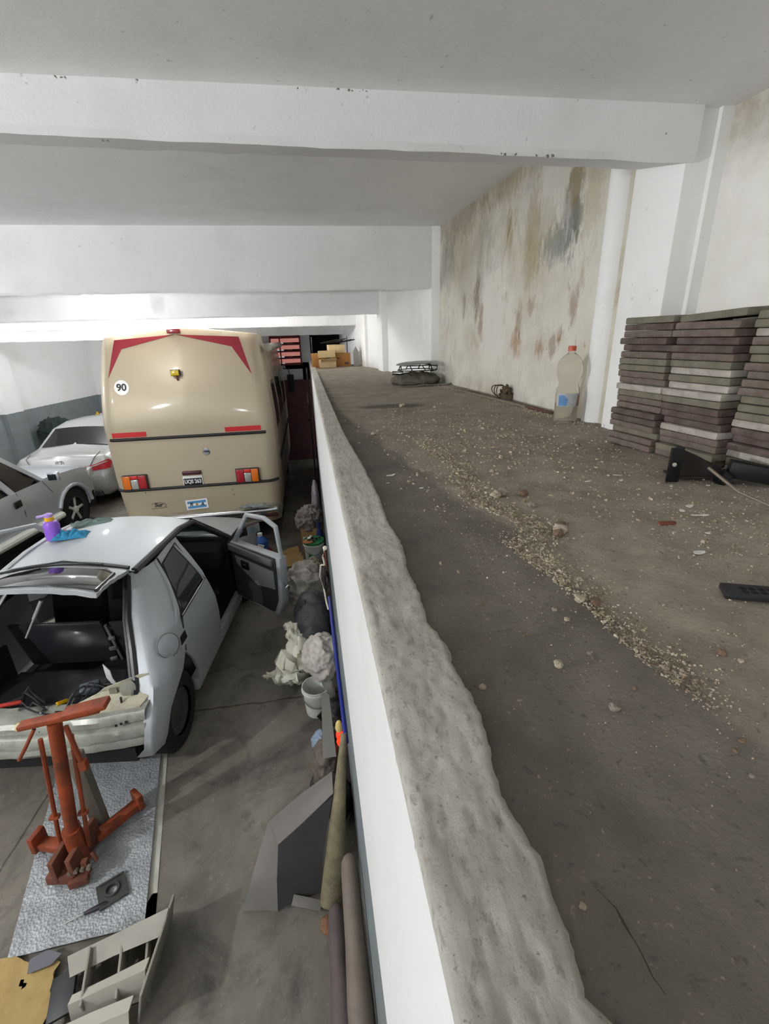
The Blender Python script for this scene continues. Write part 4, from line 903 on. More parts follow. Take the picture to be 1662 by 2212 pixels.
obj('bolts', bm, GRM, jk)

# ------------------------------------------------------------------ mats on the floor
def foil():
    t = NT('silver_foil_insulation')
    v = t.n('TexVoronoi', {'Vector': t.co(), 'Scale': 75}).outputs[0]
    t.set(t.b.inputs['Base Color'], t.mix(t.fac(t.noise(5, 7, .7), .35, .7), H('#8b8f91'), H('#b3b7ba')))
    t.b.inputs['Metallic'].default_value = .3
    t.set(t.b.inputs['Roughness'], t.n('MapRange', {'Value': t.noise(8, 6), 'To Min': .3, 'To Max': .6}).outputs[0])
    t.bump(t.math('ADD', v, t.mul(t.noise(14, 7), 1.2)), .4, .014); return t.m
def flat(name, label, cat, pts, z0, th, m, sub=24, wav=.004, sd=0, edge=0):
    bm = new(); a, b, c, d = [Vector((p[0], p[1], 0)) for p in pts]
    def f(u, v):
        p = (a.lerp(b, u)).lerp(d.lerp(c, u), v)
        if edge and (u in (0, 1) or v in (0, 1)): p += Vector((edge*noise.noise(p*14+Vector((sd, 0, 0))), edge*noise.noise(p*14+Vector((0, sd, 5))), 0))
        return (p.x, p.y, z0+wav*max(0, .35+fbm((p.x, p.y, sd), 4)))
    grid(bm, sub, sub, f); solid(bm, -th)
    for v in bm.verts: v.co.z = max(v.co.z, z0)
    return tag(obj(name, bm, m, ang=50), label, cat)
FO = M('white_foam_edge', '#b4b2a6', .7, var=.2)
flat('foam_mat', 'thin off-white foam mat showing at the right edge of the silver mat', 'mat', [(-1.70, 1.735), (-1.055, 1.745), (-1.30, 2.95), (-2.0, 2.95)], .002, .006, FO)
flat('foil_mat', 'silver bubble foil mat on the floor under the back of the hatchback', 'mat', [(-1.75, 1.70), (-1.10, 1.73), (-1.345, 2.95), (-2.06, 2.95)], .0185, .004, foil(), 60, .006, 3)
pt = thing('mounting_plate', 'small dark square plate with a hole lying on the silver mat', 'metal part', (-1.33, 1.93, .032), R(28))
bm = new()
ring = [bm.verts.new((.028*math.cos(2*PI*k/24), .028*math.sin(2*PI*k/24), .012)) for k in range(24)]
sq = []
for k in range(24):
    a = 2*PI*k/24; s_ = .072/max(abs(math.cos(a)), abs(math.sin(a))); sq.append(bm.verts.new((s_*math.cos(a), s_*math.sin(a), .012)))
for k in range(24): bm.faces.new((ring[k], sq[k], sq[(k+1) % 24], ring[(k+1) % 24]))
solid(bm, .012); obj('plate', bm, M('dark_cast_plate', '#4a4b48', .5, .5), pt)
bm = new(); lathe(bm, [(.040, .012), (.040, .022), (.030, .022), (.030, .012)], 28, cap=False); obj('collar', bm, M('dark_cast_plate'), pt)
bm = new(); tube(bm, [(-.055, .062, .017), (.06, .062, .017)], .005, 6); obj('rib', bm, M('dark_cast_plate'), pt)
sd = thing('screwdriver', 'purple black handled screwdriver lying on the silver mat below the square plate', 'tool', (-1.44, 1.835, .038), R(17))
bm = new(); tube(bm, [(.0, 0, 0), (.02, 0, 0), (.05, 0, 0), (.10, 0, 0), (.115, 0, 0)], [.009, .011, .014, .014, .009], 10); obj('handle', bm, M('purple_black_grip', '#2a1f2c', .4), sd)
bm = new(); tube(bm, [(0, 0, 0), (-.095, 0, -.008)], .0035, 8); obj('shaft', bm, STEEL, sd)
# cardboard sheets
CARD = M('cardboard', '#b08d5c', .85, var=.2, vs=4, dirt='#7b613f', da=.6, ds=6)
CARD2 = M('dusty_cardboard', '#a9905c', .85, var=.2, vs=4, dirt='#6e5836', da=.5, ds=7)
flat('cardboard_sheet', 'torn tan cardboard sheet in the bottom left corner', 'cardboard', [(-1.98, 1.30), (-1.40, 1.26), (-1.47, 1.64), (-1.98, 1.74)], .029, .005, CARD2, 30, .006, 7, .035)
flat('cardboard_sheet', 'flattened tan cardboard on the floor beside the open car door', 'cardboard', [(-.53, 5.80), (-.24, 5.92), (-.36, 6.50), (-.72, 6.28)], .001, .005, CARD, 20, .01, 2, .02)
flat('cardboard_sheet', 'small cardboard piece behind the open car door window', 'cardboard', [(-.80, 6.02), (-.62, 6.05), (-.66, 6.25), (-.9, 6.2)], .001, .005, CARD, 12, .008, 5, .02)
bp = thing('detergent_jug', 'blue and white jug on a red tray, seen through the open door window', 'jug', (-.86, 6.32, 0))
bm = new(); lathe(bm, [(.13, 0), (.15, .01), (.15, .05), (.13, .055)], 24); obj('tray', bm, M('red_plastic', '#a5272c', .4), bp)
bm = new(); lathe(bm, [(.10, .055), (.105, .07), (.10, .22), (.05, .28), (.03, .30)], 24); obj('jug_body', bm, M('blue_plastic', '#2a5aa8', .4), bp)
bm = new(); lathe(bm, [(.035, .30), (.035, .34), (.0, .34)], 16); box(bm, (0, -.10, .16), (.09, .02, .09), (0, R(20), 0), .006); obj('cap_and_label', bm, M('white_vinyl'), bp)

# ------------------------------------------------------------------ things along the loft wall
bx = thing('cardboard_box', 'cardboard box marked 40 full of parts by the loft wall', 'box', (-.115, 6.36, 0), R(-4))
bm = new()
for c, s in (((0, -.14, .19), (.30, .008, .38)), ((0, .14, .19), (.30, .008, .38)), ((-.146, 0, .19), (.008, .28, .38)), ((.146, 0, .19), (.008, .28, .38)), ((0, 0, .005), (.30, .28, .01)), ((0, 0, .32), (.28, .27, .01))): box(bm, c, s)
obj('carton', bm, CARD, bx)
bm = new(); box(bm, (-.085, -.1455, .215), (.085, .002, .085)); lb = obj('label', bm, M('white_paper', '#dcd9d2', .8), bx)
text('number', '40', .062, BLACKT, lb, Matrix.Translation((-.082, -.147, .213)) @ Matrix.Rotation(R(90), 4, 'X'), .0008)
heap('paper_heap', 'crumpled grey plastic and rags heaped on the box marked 40', 'rubbish', (-.14, 6.37, .47), .15, .13, .165, M('mixed_crumpled_plastic', '#8a827c', .6, var=.5, vs=14, dirt='#4d3f3b', da=.9, ds=14), .07, 12, 5)
heap('plastic_bag', 'clear pinkish plastic bag between the paper heap and the loft wall', 'bag', (-.03, 6.72, .42), .05, .12, .52, M('pinkish_film', '#8d8088', .3, var=.2), .02, 9, 6)
bottle_like('oil_bottle', 'dark blue bottle standing behind the box by the loft wall', -.01, 6.14, .0, .05, .50, '#1c2b66', '#1c2b66')
bk = bucket('bucket', 'white bucket with green lid and clutter on top by the loft wall', -.10, 5.80, .38, .135, '#dcdeda', '#2b7a4b', '#2f4f8f')
bm = new(); sheet(bm, [(-.05, .10), (.02, .08), (.03, .22), (-.03, .25)], lambda u, v: (.1285*math.sin(u/.135-.35), -.1285*math.cos(u/.135-.35), v), .03, .003); obj('green_leaf_print', bm, M('green_print', '#2f8a4d', .5), bk)
random.seed(8)
cl = thing('cap_lids', 'handful of black and white caps lying on the green bucket lid', 'caps', (-.08, 5.80, .395))
for k in range(9):
    bm = new(); x, y = random.uniform(-.09, .08), random.uniform(-.08, .08); r = random.uniform(.014, .024)
    lathe(bm, [(r, 0), (r, .022), (r*.8, .026)], 14, Matrix.Translation((x, y, .0)) @ Matrix.Rotation(random.uniform(-.4, .4), 4, 'X')); obj('cap', bm, M('black_plastic') if k % 3 else M('white_vinyl'), cl)
bm = new(); lathe(bm, [(.07, 0), (.075, .008), (.06, .012), (0, .010)], 20, Matrix.Translation((-.17, 5.74, .392))); tag(obj('saucer', bm, M('orange_brown_plastic', '#a3683a', .5)), 'orange brown saucer tipping off the left of the green bucket lid', 'dish')
heap('jar', 'dark blue glass jar squeezed between bucket and wall', 'jar', (.02, 5.50, .14), .035, .05, .17, M('dark_blue_glass', '#1d2435', .2), .002, 4, 1)
heap('plastic_sheet', 'crumpled grey beige plastic sheet over the black bags by the wall', 'plastic sheet', (-.215, 4.78, .27), .17, .24, .20, M('dusty_film', '#c4bdb2', .4, var=.35, vs=12, dirt='#5c554f', da=.7, ds=9), .10, 7, 7)
heap('plastic_sheet', 'small cream plastic crumple in front of the green lidded bucket', 'plastic sheet', (-.12, 5.40, .13), .09, .08, .15, M('cream_film', '#b8ad98', .5, var=.25), .05, 11, 8)
bb = thing('tool_bag', 'long dark grey tool bag lying beside the loft wall', 'bag', (-.155, 3.97, 0))
bm = new(); blob(bm, [(0, -.40, .22), (0, -.34, .24), (0, 0, .27), (0, .34, .28), (0, .46, .26)], [.13, .185, .195, .19, .10], 32, 50, .035, 6, 4, 0, (1, 1.05)); obj('bag_body', bm, M('charcoal_vinyl', '#525256', .42, var=.35, bump=.3, bs=14), bb)
bm = new(); tube(bm, [(-.05, -.36, .36), (-.03, 0, .44), (-.03, .34, .43)], .012, 6); tube(bm, [(-.14, -.30, .30), (.13, -.28, .34)], .014, 6); tube(bm, [(-.15, .26, .33), (-.0, .27, .44), (.14, .26, .35)], .016, 6); obj('straps', bm, M('black_webbing', '#19191a', .8), bb)
bm = new(); box(bm, (-.08, .16, .43), (.07, .09, .02), (0, R(-20), 0), .005); obj('buckle', bm, M('black_plastic'), bb)
wb_ = thing('plastic_bag', 'bulging off-white plastic bag spilling onto the floor in front of the tool bag', 'bag', (-.33, 3.42, 0))
bm = new(); blob(bm, [(-.28, -.02, .20), (-.24, -.02, .20), (-.12, -.02, .17), (.02, .02, .20), (.03, .10, .40), (-.0, .22, .48), (-.06, .38, .40), (-.08, .52, .34)], [.02, .05, .12, .17, .11, .075, .05, .02], 34, 60, .05, 8, 9, 0.0); obj('bag_body', bm, M('white_bag_film', '#c9c8b8', .4, var=.25, vs=9, dirt='#a08f63', da=.45, ds=7), wb_)
heap('plastic_bag', 'grey white bag stuffed on the second white bucket', 'bag', (-.075, 3.26, .42), .125, .16, .16, M('grey_white_film', '#c6bfb6', .45, var=.3), .05, 9, 10)
bm = new(); blob(bm, [(-.14, 3.22, .40), (-.08, 3.16, .36), (-.03, 3.06, .26), (.0, 3.0, .16)], [.03, .05, .055, .03], 24, 30, .02, 10, 11, 0.0, (1, .45)); tag(obj('cloth_strip', bm, M('beige_cloth', '#8b887e', .9, var=.3)), 'grey beige cloth strip hanging over the second bucket', 'cloth')
bucket('bucket', 'white bucket with a green band below the grey white bag', -.14, 3.12, .26, .115, '#cfd2cc', None, '#3f8f5a')
heap('boot', 'black rubber boot beside the second white bucket', 'boot', (-.0, 2.86, .12), .055, .12, .15, M('black_boot_rubber', '#232324', .5), .03, 9, 12)
bm = new(); tube(bm, [(-.10, 2.93, .05), (-.13, 2.88, .16), (-.10, 2.84, .24), (-.03, 2.84, .22), (-.02, 2.86, .12)], .018, 8, flat=.5); tag(obj('strap', bm, M('black_webbing')), 'looped black strap on the front of the second white bucket', 'strap')
heap('plastic_cup', 'pale blue crushed plastic cup on the floor below the bucket', 'cup', (-.135, 2.74, .055), .05, .07, .07, M('pale_blue_film', '#8fa0b4', .4), .02, 14, 13)
bm = new(); tube(bm, [(.028, 3.35, .93), (.036, 2.65, .90), (.046, 2.2, .74), (.048, 2.08, .70)], .014, 12); tag(obj('blue_pipe', bm, M('deep_blue_plastic', '#1c2a80', .4)), 'long deep blue pipe lying along the loft wall', 'pipe')
bm = new(); prism(bm, [(0, 0), (.09, .0), (.075, .46), (.02, .48)], -.004, .004, lambda u, v, w: (-.11+u, 2.36+v*.75+w, .30+v*.45)); tag(obj('slat', bm, M('grey_slat', '#77756e', .6)), 'narrow grey slat standing between the lamp and the black strap', 'slat')
fl_ = thing('signal_lamp', 'cream topped red glowing lamp stuck between the slat and the wall', 'lamp', (.015, 2.50, .385))
bm = new(); lathe(bm, [(.0, .075), (.012, .07), (.022, .05), (.027, .02), (.024, -.005), (.012, -.015)], 22); obj('cream_top', bm, M('cream_plastic', '#dcc57a', .4), fl_)
bm = new(); lathe(bm, [(.012, -.012), (.024, -.03), (.026, -.06), (.018, -.085), (.026, -.11), (.018, -.14), (.006, -.15)], 22); obj('red_lens', bm, M('glowing_red', '#ff3b22', .4, emit=.9), fl_)
heap('vinyl_piece', 'folded brown grey vinyl piece under the grey slat', 'vinyl', (-.09, 2.45, .13), .075, .12, .155, M('brown_vinyl', '#5e564c', .6), .04, 8, 14)
heap('vinyl_piece', 'black crumpled rubber in front of the brown vinyl', 'rubber', (-.035, 2.22, .10), .07, .10, .12, M('black_crumpled_rubber', '#202022', .45), .04, 10, 15)
bm = new(); tube(bm, [(-.05, 2.30, .16), (-.12, 2.26, .15), (-.17, 2.24, .10), (-.19, 2.26, .03), (-.17, 2.28, .018)], .011, 8); tube(bm, [(-.05, 2.18, .10), (-.13, 2.2, .05), (-.22, 2.22, .015)], .010, 8); tag(obj('hose', bm, M('black_rubber')), 'short black hose curling onto the floor beside the crumpled rubber', 'hose')
bm = new(); tube(bm, [(-.18, 2.52, .012), (-.215, 2.42, .012), (-.20, 2.34, .012)], .004, 6); tag(obj('wire', bm, M('black_cable')), 'thin black wire on the floor left of the brown vinyl', 'wire')
# grey bumper cover leaning against the post
BUM = M('dusty_grey_bumper', '#6f6b66', .6, var=.2, vs=5); BUMD = M('dark_bumper_inside', '#3d3b3b', .6, var=.25)
bc = thing('bumper_cover', 'grey plastic bumper cover leaning beside the weathered metal post', 'bumper', (0, 0, 0))
def panel(name, rws, m, par, th=.008, cuts=3, sm=.6):
    bm = new(); rows(bm, rws); bmesh.ops.subdivide_edges(bm, edges=bm.edges[:], cuts=cuts, use_grid_fill=True, smooth=sm); solid(bm, th); return obj(name, bm, m, par, ang=60)
panel('side_flange', [[(-.59, 1.71, .01), (-.50, 1.70, .01), (-.40, 1.675, .01)], [(-.53, 1.80, .15), (-.46, 1.775, .17), (-.39, 1.73, .18)], [(-.44, 1.97, .31), (-.40, 1.88, .33), (-.37, 1.80, .35)]], BUM, bc)
panel('inner_face', [[(-.395, 1.68, .03), (-.29, 1.70, .03), (-.165, 1.72, .03)], [(-.385, 1.735, .18), (-.26, 1.77, .22), (-.13, 1.79, .26)], [(-.365, 1.805, .34), (-.22, 1.85, .43), (-.055, 1.89, .54)]], BUMD, bc)
panel('upper_lip', [[(-.44, 1.97, .31), (-.25, 2.02, .42), (-.05, 1.99, .60)], [(-.40, 1.88, .34), (-.23, 1.93, .44), (-.05, 1.95, .60)], [(-.37, 1.80, .35), (-.215, 1.845, .44), (-.05, 1.885, .56)]], BUM, bc)
bm = new(); box(bm, (-.24, 1.665, .05), (.16, .05, .02), (R(25), R(12), R(-14)), .004); obj('bracket', bm, BUM, bc)
bm = new(); pr = [(math.cos(R(a)), math.sin(R(a))) for a in range(-20, 201, 20)]
P0, P1 = Vector((-.105, 1.66, .02)), Vector((.036, 2.03, .83)); ax = (P1-P0).normalized(); xx = Vector((1, 0, 0)); xx = (xx-ax*(xx@ax)).normalized()
yy = ax.cross(xx)
if yy.y > 0: yy = -yy
rw = []
for i in range(13):
    t = i/12; c = P0.lerp(P1, t); r = .070+(.016-.070)*t
    rw.append([c+xx*(r*u)+yy*(r*.8*v) for u, v in pr])
rows(bm, rw); solid(bm, .006)
tag(obj('metal_post', bm, M('weathered_beige_metal', '#8f866a', .55, .2, var=.3, vs=7, dirt='#4d4434', da=.8, ds=6), ang=60), 'weathered beige metal channel post leaning on the loft wall', 'post')
heap('brick_piece', 'small rusty brick fragment at the foot of the weathered post', 'brick', (-.125, 1.56, .02), .045, .045, .025, M('rusty_brick', '#7d5a44', .9, var=.3), .008, 20, 16)
PL = M('grey_brown_plank', '#75695f', .7, var=.25, vs=8, bump=.3, bs=20)
for nm, lbl, A, B, wa, wb2, m in (('plank', 'round ended grey brown skirting plank leaning along the loft wall at the bottom', (.005, 1.62, .44), (-.005, .55, .20), .045, .055, PL), ('plank', 'purple brown plank on the floor left of the round ended plank', (-.085, 1.60, .10), (-.075, .55, .08), .045, .065, M('purple_brown_plank', '#5f5353', .7, var=.3, vs=8))):
    bm = new(); A, B = Vector(A), Vector(B); pts = [A.lerp(B, t) for t in (0, .01, .03, .07, .15, .3, .5, .75, 1)]
    tube(bm, pts, [wa*.35, wa*.65, wa*.9, wa*.98, wa, wa*1.02, wb2, wb2, wb2], 14, flat=1.25); tag(obj(nm, bm, m, ang=60), lbl, 'plank')
# pulley hanging on a rope from a wall hook
pu = thing('pulley', 'rusty pulley hanging on a white rope from a hook on the loft wall', 'pulley', (.012, 3.2, 1.167))
bm = new(); lathe(bm, [(.035, -.012), (.05, -.012), (.042, 0), (.05, .012), (.035, .012)], 24, Matrix.Rotation(R(90), 4, 'Y')); box(bm, (0, 0, .05), (.02, .03, .16), (0, 0, 0), .006); obj('sheave', bm, M('dark_rusty_iron', '#33292a', .6, .5), pu)
bm = new(); box(bm, (.01, 0, .17), (.014, .02, .16), (0, 0, 0), .004); obj('hanger', bm, RUST, pu)
bm = new(); tube(bm, [(.005, .0, .27), (-.01, -.02, .22), (.0, 0, .14), (-.03, .08, .10), (-.045, .12, -.02), (-.02, .05, -.10), (-.01, -.05, -.16), (0, -.09, -.20)], .007, 8); obj('rope', bm, M('white_rope', '#c9c2b2', .8), pu)
bm = new(); lathe(bm, [(.0, .018), (.012, .014), (.018, 0), (.012, -.014), (0, -.018)], 14, Matrix.Translation((.012, 0, .28))); obj('hook_knob', bm, M('white_rope'), pu)

# ------------------------------------------------------------------ grey interior trim at the bottom left
tp_ = thing('trim_panel', 'broken grey car trim panel with ribs beside the torn cardboard', 'car part', (0, 0, 0))
GT = M('grey_trim_plastic', '#8f8b80', .6, var=.2); 
panel('outer_shell', [[(-1.42, 1.66, .03), (-1.22, 1.70, .03), (-1.00, 1.76, .02)], [(-1.40, 1.60, .12), (-1.18, 1.63, .17), (-.91, 1.64, .27)], [(-1.36, 1.52, .10), (-1.17, 1.55, .14), (-.94, 1.56, .20)]], GT, tp_)
panel('front_shelf', [[(-1.31, 1.44, .12), (-1.15, 1.47, .14), (-.98, 1.50, .17)], [(-1.31, 1.40, .13), (-1.15, 1.42, .16), (-.98, 1.44, .19)], [(-1.31, 1.38, .03), (-1.15, 1.39, .03), (-.99, 1.41, .03)]], M('pale_trim_plastic', '#a9a699', .6), tp_)
panel('lower_ledge', [[(-1.38, 1.33, .10), (-1.2, 1.36, .12), (-1.02, 1.38, .14)], [(-1.38, 1.29, .11), (-1.2, 1.30, .13), (-1.02, 1.32, .15)], [(-1.38, 1.24, .03), (-1.2, 1.25, .03), (-1.02, 1.26, .03)]], M('pale_trim_plastic'), tp_)
for x in (-1.27, -1.12, -1.0):
    bm = new(); box(bm, (x, 1.50, .09), (.012, .22, .12), (R(8), 0, R(10)), .003); obj('rib', bm, GT, tp_)
bm = new(); box(bm, (-.955, 1.52, .14), (.012, .40, .22), (0, R(14), R(-6)), .004); obj('side_wall', bm, GT, tp_)
bm = new(); box(bm, (-1.31, 1.315, .128), (.03, .014, .006), (R(14), 0, 0)); obj('slot', bm, BLKP, tp_)
bm = new(); box(bm, (-1.375, 1.47, .075), (.11, .17, .02), (R(6), R(-12), R(12)), .004); tag(obj('plastic_board', bm, M('black_plastic')), 'flat black plastic panel between the cardboard and the grey trim', 'car part')
bm = new(); box(bm, (-1.37, 1.60, .06), (.10, .05, .02), (0, R(-8), R(30)), .004); tag(obj('black_bracket', bm, M('black_plastic')), 'small black bracket at the back corner of the grey trim panel', 'car part')
bm = new(); prism(bm, [(0, 0), (.10, .02), (.13, .06), (.05, .09), (-.02, .06)], 0, .004, lambda u, v, w: (-1.60+u, 1.60+v, .045+w)); tag(obj('tape_piece', bm, M('grey_tape', '#5f5f66', .5)), 'grey tape piece on the torn edge of the cardboard', 'tape')
# ------------------------------------------------------------------ things on the loft floor
ZF = 2.487
def fz(x, y): return 2.485+.004*fbm((x, y, 0), 2.5)+.0022*fbm((x, y, 3), 14)
# clear bottle
bo = thing('plastic_bottle', 'large clear plastic bottle with an orange cap standing by the damp wall', 'bottle', (1.285, 2.21, fz(1.285, 2.21)))
PET = M('clear_pet', '#f3f1ea', .12, trans=.92, ior=1.12)
bp_ = [(.046, .0), (.053, .010), (.055, .03), (.055, .215), (.052, .225), (.050, .235), (.053, .245), (.058, .275), (.060, .295), (.056, .32), (.042, .345), (.022, .36), (.016, .368), (.016, .375)]
prof = [(.040, .008), (.050, .0), (.0555, .012), (.056, .05), (.056, .145), (.054, .165), (.046, .185), (.045, .195), (.052, .215), (.060, .245), (.061, .265), (.056, .292), (.042, .315), (.024, .330), (.016, .336), (.016, .350)]
bm = new(); lathe(bm, prof, 40, cap=False); lathe(bm, [(.0, .012), (.040, .008)], 40, cap=False); bmesh.ops.remove_doubles(bm, verts=bm.verts, dist=.0005); obj('bottle_body', bm, PET, bo, ang=70)
bm = new(); lathe(bm, [(.052, .014), (.0535, .05), (.0535, .092), (.0, .092)], 36, cap=False); lathe(bm, [(0, .014), (.052, .014)], 36, cap=False); obj('water', bm, M('cloudy_water', '#e3e0d4', .1, trans=.75, ior=1.2), bo)
bm = new(); sheet(bm, [(-.085, .085), (.088, .085), (.088, .148), (-.085, .148)], lambda u, v: (.0568*math.sin(u/.0568), -.0568*math.cos(u/.0568), v), .006, .0006); lb = obj('label', bm, M('faded_label', '#b9bcc0', .5, var=.3, vs=30), bo)
bm = new(); sheet(bm, [(-.07, .088), (-.03, .088), (-.025, .12), (-.045, .140), (-.07, .138)], lambda u, v: (.0576*math.sin(u/.0568), -.0576*math.cos(u/.0568), v), .006, .0006); obj('blue_print', bm, M('faded_blue_print', '#5d8fc4', .5, var=.3, vs=40), lb)
bm = new(); sheet(bm, [(.02, .086), (.07, .086), (.075, .146), (.03, .140)], lambda u, v: (.0576*math.sin(u/.0568), -.0576*math.cos(u/.0568), v), .006, .0006); obj('red_print', bm, M('faded_red_print', '#8d5a52', .5, var=.3, vs=40), lb)
bm = new(); lathe(bm, [(.019, .345), (.019, .366), (.017, .368), (0, .368)], 24); obj('cap', bm, M('orange_cap', '#c4573a', .4), bo)
# concrete pavers in columns
ORD = ['topmost', 'second', 'third', 'fourth', 'fifth', 'sixth', 'seventh', 'eighth', 'ninth', 'tenth', 'eleventh', 'twelfth', 'thirteenth', 'fourteenth', 'fifteenth', 'sixteenth', 'seventeenth', 'eighteenth', 'nineteenth', 'lowest']
PAV = {'b': M('brown_paver', '#6f6057', .9, var=.3, vs=22, dirt='#8d8279', da=.6, ds=16, bump=.5, bs=70), 'd': M('dark_brown_paver', '#5c4c46', .9, var=.3, vs=22, dirt='#7d7069', da=.5, ds=18, bump=.5, bs=70),
       'g': M('grey_green_paver', '#7f7a69', .9, var=.3, vs=20, dirt='#5f5a4c', da=.6, ds=15, bump=.5, bs=70), 'w': M('whitish_paver', '#b9b2a8', .9, var=.3, vs=22, dirt='#857c72', da=.7, ds=16, bump=.5, bs=70)}
WORD = {'b': 'brown', 'd': 'dark brown', 'g': 'grey green', 'w': 'whitish'}
COLS = [('leftmost', 1.228, 1.742, 1.512, 'gdbddbggbbwgbbddbgbb'), ('middle', 1.252, 1.503, 1.272, 'gbbddbgwgwwgdddwbbgb'), ('right', 1.300, 1.258, 1.020, 'ggwbggbbbbgggwdddwgb')]
random.seed(11)
TH = .0236
def paver_mesh(seed):
    bm = new(); box(bm, (0, 0, 0), (.25, .228, TH-.0012), (0, 0, 0), .0045, 2)
    for v in bm.verts: v.co += Vector((.0025*noise.noise(v.co*30+Vector((seed*9, 0, 0))), .0025*noise.noise(v.co*26+Vector((0, seed*7, 3))), 0))
    return bm
for cname, fx, ya, yb, kinds in COLS:
    for k in range(20):
        kind = kinds[k]; row = 19-k
        z = 2.489+TH*(row+.5); dx = random.uniform(-.010, .012); dy = random.uniform(-.006, .006)
        o = obj('paver', paver_mesh(random.random()*50), PAV[kind], None, ang=40)
        yc = (ya+yb)/2
        sk = math.atan2(.10, 1)                      # stack stands a little askew to the wall
        o.location = (fx+.118+dx, yc+dy, z); o.rotation_euler = (0, 0, random.uniform(-.02, .02)+.09)
        if k == 0 and cname == 'middle': o.location.z += .008; o.rotation_euler = (R(-3.2), R(-2), .10)
        tag(o, '%s paver, %s in the %s column of the stack' % (WORD[kind], ORD[k], cname), 'paver', 'pavers stacked against the right wall')
# black metal bracket with tube and rod
BKM = M('black_painted_steel', '#1f1f20', .45, .4, var=.3)
br = thing('metal_bracket', 'black steel bracket with a long tube lying in front of the pavers', 'bracket', (1.05, 1.175, 2.489), R(-14))
bm = new(); box(bm, (0, 0, .052), (.034, .010, .104), (0, 0, 0), .002); box(bm, (.018, .02, .052), (.006, .04, .104), (0, 0, 0), .002); obj('upright_flange', bm, BKM, br)
bm = new(); prism(bm, [(.018, 0), (.165, 0), (.15, .035), (.07, .075), (.018, .098)], .030, .035, lambda u, v, w: (u, w, v)); obj('gusset', bm, M('rusty_black_steel', '#3b3230', .7, .3, var=.4, vs=20), br)
bm = new(); box(bm, (.10, .06, .006), (.16, .08, .008), (0, 0, 0), .002); obj('foot_plate', bm, M('rusty_black_steel'), br)
bm = new(); lathe(bm, [(.006, 0), (.006, .003), (.0, .004)], 12, Matrix.Translation((-.004, -.0055, .055)) @ Matrix.Rotation(R(90), 4, 'X')); obj('rivet', bm, M('bright_rivet', '#c9c5ba', .4, .5), br)
bm = new(); box(bm, (.245, -.035, .030), (.20, .042, .048), (0, R(7), R(-22)), .003); box(bm, (.40, -.10, .022), (.22, .042, .040), (0, R(3), R(-22)), .003); obj('square_tube', bm, BKM, br)
bm = new(); tube(bm, [(.13, -.004, .022), (.15, -.012, .008)], .024, 12); obj('tube_end_cap', bm, BKM, br)
bm = new(); tube(bm, [(1.085, 1.092, 2.552), (1.10, 1.0, 2.510), (1.115, .88, 2.494)], .0045, 8); tag(obj('steel_rod', bm, M('dull_rod', '#7d7468', .5, .5)), 'thin steel rod leaning across the black bracket', 'rod')
# black plastic vent grille
vg_ = thing('vent_grille', 'black plastic vent grille lying at the right edge of the photo', 'grille', (.667, .582, 2.488), R(-23))
bm = new(); prism(bm, [(0, 0), (.16, 0), (.16, .042), (.006, .042)], 0, .010); 
obj('frame', bm, M('matt_black_plastic', '#232224', .5), vg_, bev=.0015)
for k in range(5):
    bm = new(); 
    for j in (0, 1): box(bm, (.034+.014*k, .013+.012*j, .0102), (.009, .008, .0008), (0, 0, R(20)))
    obj('slot', bm, M('vent_void', '#0a0a0a', .9), vg_)
# wire lump against the damp wall
wl_ = thing('wire_clump', 'small clump of rusty wire and dry leaf against the damp wall', 'wire', (1.345, 3.08, 2.487))
bm = new(); blob(bm, [(.0, .04, .02), (0, .03, .05), (.0, 0, .09), (0, -.01, .115)], [.05, .055, .04, .012], 20, 24, .03, 22, 4, 0.001); obj('leaf', bm, M('dry_leaf_brown', '#6a5a48', .9, var=.4, vs=25), wl_)
bm = new()
random.seed(5)
for k in range(3): tube(bm, [(-.03+.075*math.cos(a+k)*(.6+.2*k), .03+.03*math.sin(a*1.3+k), .055+.045*math.sin(a+k*.8)) for a in [2*PI*i/20 for i in range(21)]], .0035, 6)
obj('wire', bm, M('rusty_wire', '#5b4637', .7, .3), wl_)
# wooden strips along the wall base
for i, (A, B, w, h, m, lb_) in enumerate((((1.215, 3.88, 2.494), (1.315, 2.72, 2.494), .028, .014, M('grey_weathered_wood', '#86796a', .85, var=.3, vs=14), 'pale weathered wooden strip along the foot of the damp wall'), ((1.275, 3.65, 2.493), (1.345, 2.45, 2.493), .020, .012, M('red_brown_strip', '#6d4a3e', .8, var=.35, vs=16), 'reddish wooden strip between the pale strip and the damp wall'))):
    A, B = Vector(A), Vector(B); d = B-A; bm = new(); box(bm, tuple((A+B)/2), (d.length, w, h), (0, 0, math.atan2(d.y, d.x)), .002)
    tag(obj('wooden_strip', bm, m), lb_, 'wood strip')
# metal stool frame with round top lying on a sack
tr = thing('wire_stand', 'low round topped wire stand resting on a grey sack by the far pilaster', 'stand', (1.035, 4.55, 2.500))
bm = new(); lathe(bm, [(.0, .19), (.13, .188), (.175, .178), (.178, .170), (.0, .172)], 36, Matrix.Rotation(R(-3), 4, 'Y')); obj('round_top', bm, M('grey_disc_metal', '#8b8a86', .4, .4), tr)
for nm, z, r in (('upper_ring', .160, .15), ('lower_ring', .115, .17)):
    bm = new(); tube(bm, [(r*math.cos(2*PI*k/28), r*math.sin(2*PI*k/28), z) for k in range(28)], .005, 6, True); obj(nm, bm, M('black_wire', '#29261f', .5, .5), tr)
for k in range(8):
    a = 2*PI*k/8+.2; bm = new(); tube(bm, [(.15*math.cos(a), .15*math.sin(a), .165), (.165*math.cos(a+.2), .165*math.sin(a+.2), .112)], .005, 6); obj('wire_leg', bm, M('black_wire'), tr)
